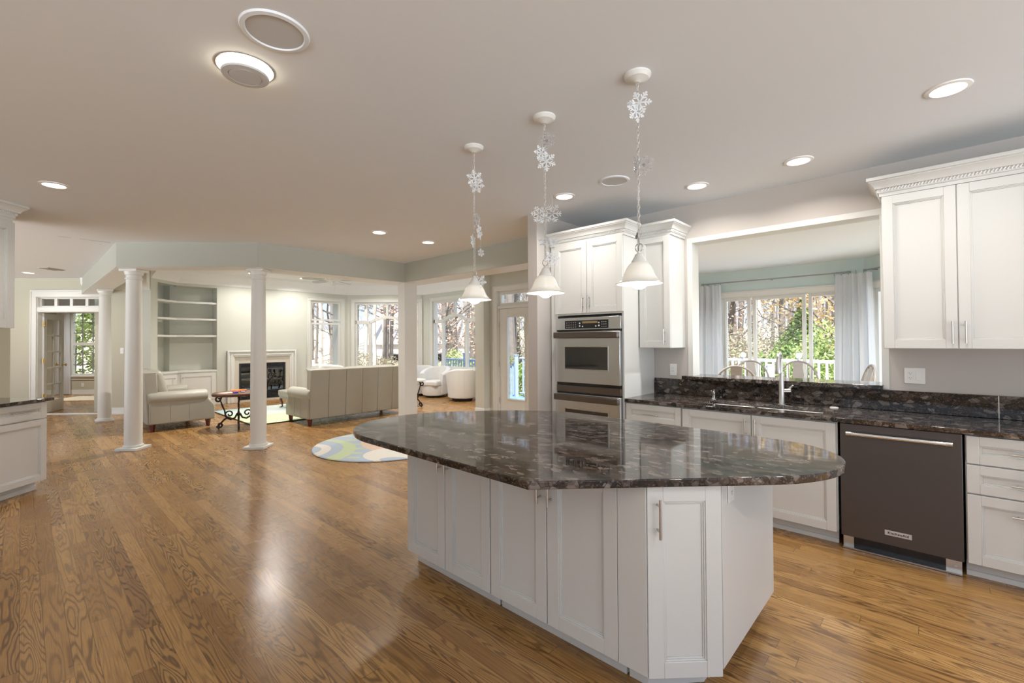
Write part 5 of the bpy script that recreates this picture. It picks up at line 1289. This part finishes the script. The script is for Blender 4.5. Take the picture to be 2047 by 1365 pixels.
SH = [('shrub', 'bright green shrub outside the middle nook window, left of the faucet', 1538, 12.6, (1.35, 1.2, 1.30), 9000, .05, M_LGREEN, None),
      ('shrub', 'bright green shrub in the middle nook window behind the faucet', 1578, 13.9, (1.25, 1.1, 1.42), 9000, .05, M_LGREEN, None),
      ('shrub', 'yellow-green shrub filling the right pane of the middle nook window', 1650, 12.4, (1.0, 1.0, 1.62), 9500, .05, M_LHEDGE, None),
      ('evergreen', 'tall dark conical evergreen at the right of the middle nook window', 1604, 17, (1.5, 1.5, 2.25), 7500, .06, M_LDARK, cone),
      ('shrub', 'green shrub low in the left pane of the middle nook window', 1468, 13.0, (1.4, 1.2, 1.12), 7000, .05, M_LGREEN, None),
      ('shrub', 'tan autumn brush behind the left pane of the middle nook window', 1470, 17.5, (1.9, 1.6, 1.55), 6000, .055, M_LTAN, None),
      ('shrub', 'tan autumn brush behind the green shrubs of the middle nook window', 1545, 19, (2.2, 1.6, 1.6), 6000, .055, M_LTAN, None),
      ('shrub', 'tan autumn brush outside the left nook window', 1386, 15.5, (1.5, 1.4, 1.9), 5000, .055, M_LTAN, None),
      ('shrub', 'dark green shrub outside the right nook window', 1762, 11.8, (1.0, 1.0, 1.5), 6000, .05, M_LDARK, None),
      ('shrub', 'green shrub outside the patio door', 1026, 16.5, (1.1, 1.1, 1.05), 6500, .05, M_LGREEN, None),
      ('shrub', 'tan tangled brush outside the patio door', 1036, 20, (1.8, 1.8, 2.1), 5000, .055, M_LTAN, None),
      ('shrub', 'green and yellow shrub outside the right arched window', 918, 17.5, (1.0, 1.0, 1.15), 6500, .05, M_LHEDGE, None),
      ('shrub', 'low tan brush outside the left arched window', 735, 24, (2.6, 2.0, .9), 5000, .06, M_LTAN, None),
      ('shrub', 'green undergrowth outside the narrow window by the fireplace', 640, 20, (2.2, 1.6, .62), 5000, .055, M_LHEDGE, None)]
for i, (nm, lb, px, d, R, n, sz, m, shp) in enumerate(SH):
    x, y = at(px, d); bush(nm, lb, 'shrub' if nm == 'shrub' else 'tree', (x, y, gz(x, y) - .05), R, n, sz, m, 40 + i, shape=shp)
def crown_tree(label, px, d, R, zc, n, m, seed, size=.11):
    x, y = at(px, d); t = thing('autumn_tree', label, 'tree', (x, y, gz(x, y)))
    leaves(n, R, size, seed).build('foliage', m, t).location = (0, 0, zc)
    b = MB(); b.tube([(0, 0, -.2), (.1, 0, zc * .5), (0, .05, zc)], [.16, .13, .07], 8)
    rr = random.Random(seed)
    for k in range(14):
        a = rr.uniform(0, 6.28); z = zc * rr.uniform(.45, 1.0); b.tube([(0, 0, z), (R[0] * .5 * math.cos(a), R[1] * .5 * math.sin(a), z + R[2] * .35), (R[0] * .9 * math.cos(a), R[1] * .9 * math.sin(a), z + R[2] * .5)], [.06, .035, .012], 5)
    b.build('branches', M_BARK, t, smooth=True)
crown_tree('tree with rust-coloured leaves outside the right arched window', 888, 19.5, (2.6, 2.4, 2.8), 4.6, 4200, M_LRUST, 71, .07)
crown_tree('tree with golden leaves outside the right pane of the middle nook window', 1672, 18.0, (2.0, 1.9, 2.3), 5.0, 6000, M_LGOLD, 72, .065)
crown_tree('tree with a few orange leaves outside the left pane of the middle nook window', 1462, 21, (1.5, 1.5, 2.4), 4.8, 1500, M_LRUST, 73, .06)
hx = FX.pt(3.5, 2.0)
t = thing('hedge', 'tall yellow-green hedge filling the far window beyond the hall', 'hedge', (hx[0], hx[1], -.6), FX.a)
leaves(9000, (2.0, .7, 1.75), .075, 90, lambda p: Vector((max(-1, min(1, p.x * 1.25)), max(-1, min(1, p.y * 1.25)), max(-1, min(1, p.z * 1.25))))).build('foliage', M_LHEDGE, t).location = (0, 0, 1.75)
b = MB()
for k in range(5): b.tube([(-1.6 + .8 * k, 0, -.2), (-1.6 + .8 * k + .1, 0, 2.4)], [.05, .02], 6)
b.build('stems', M_BARK, t)
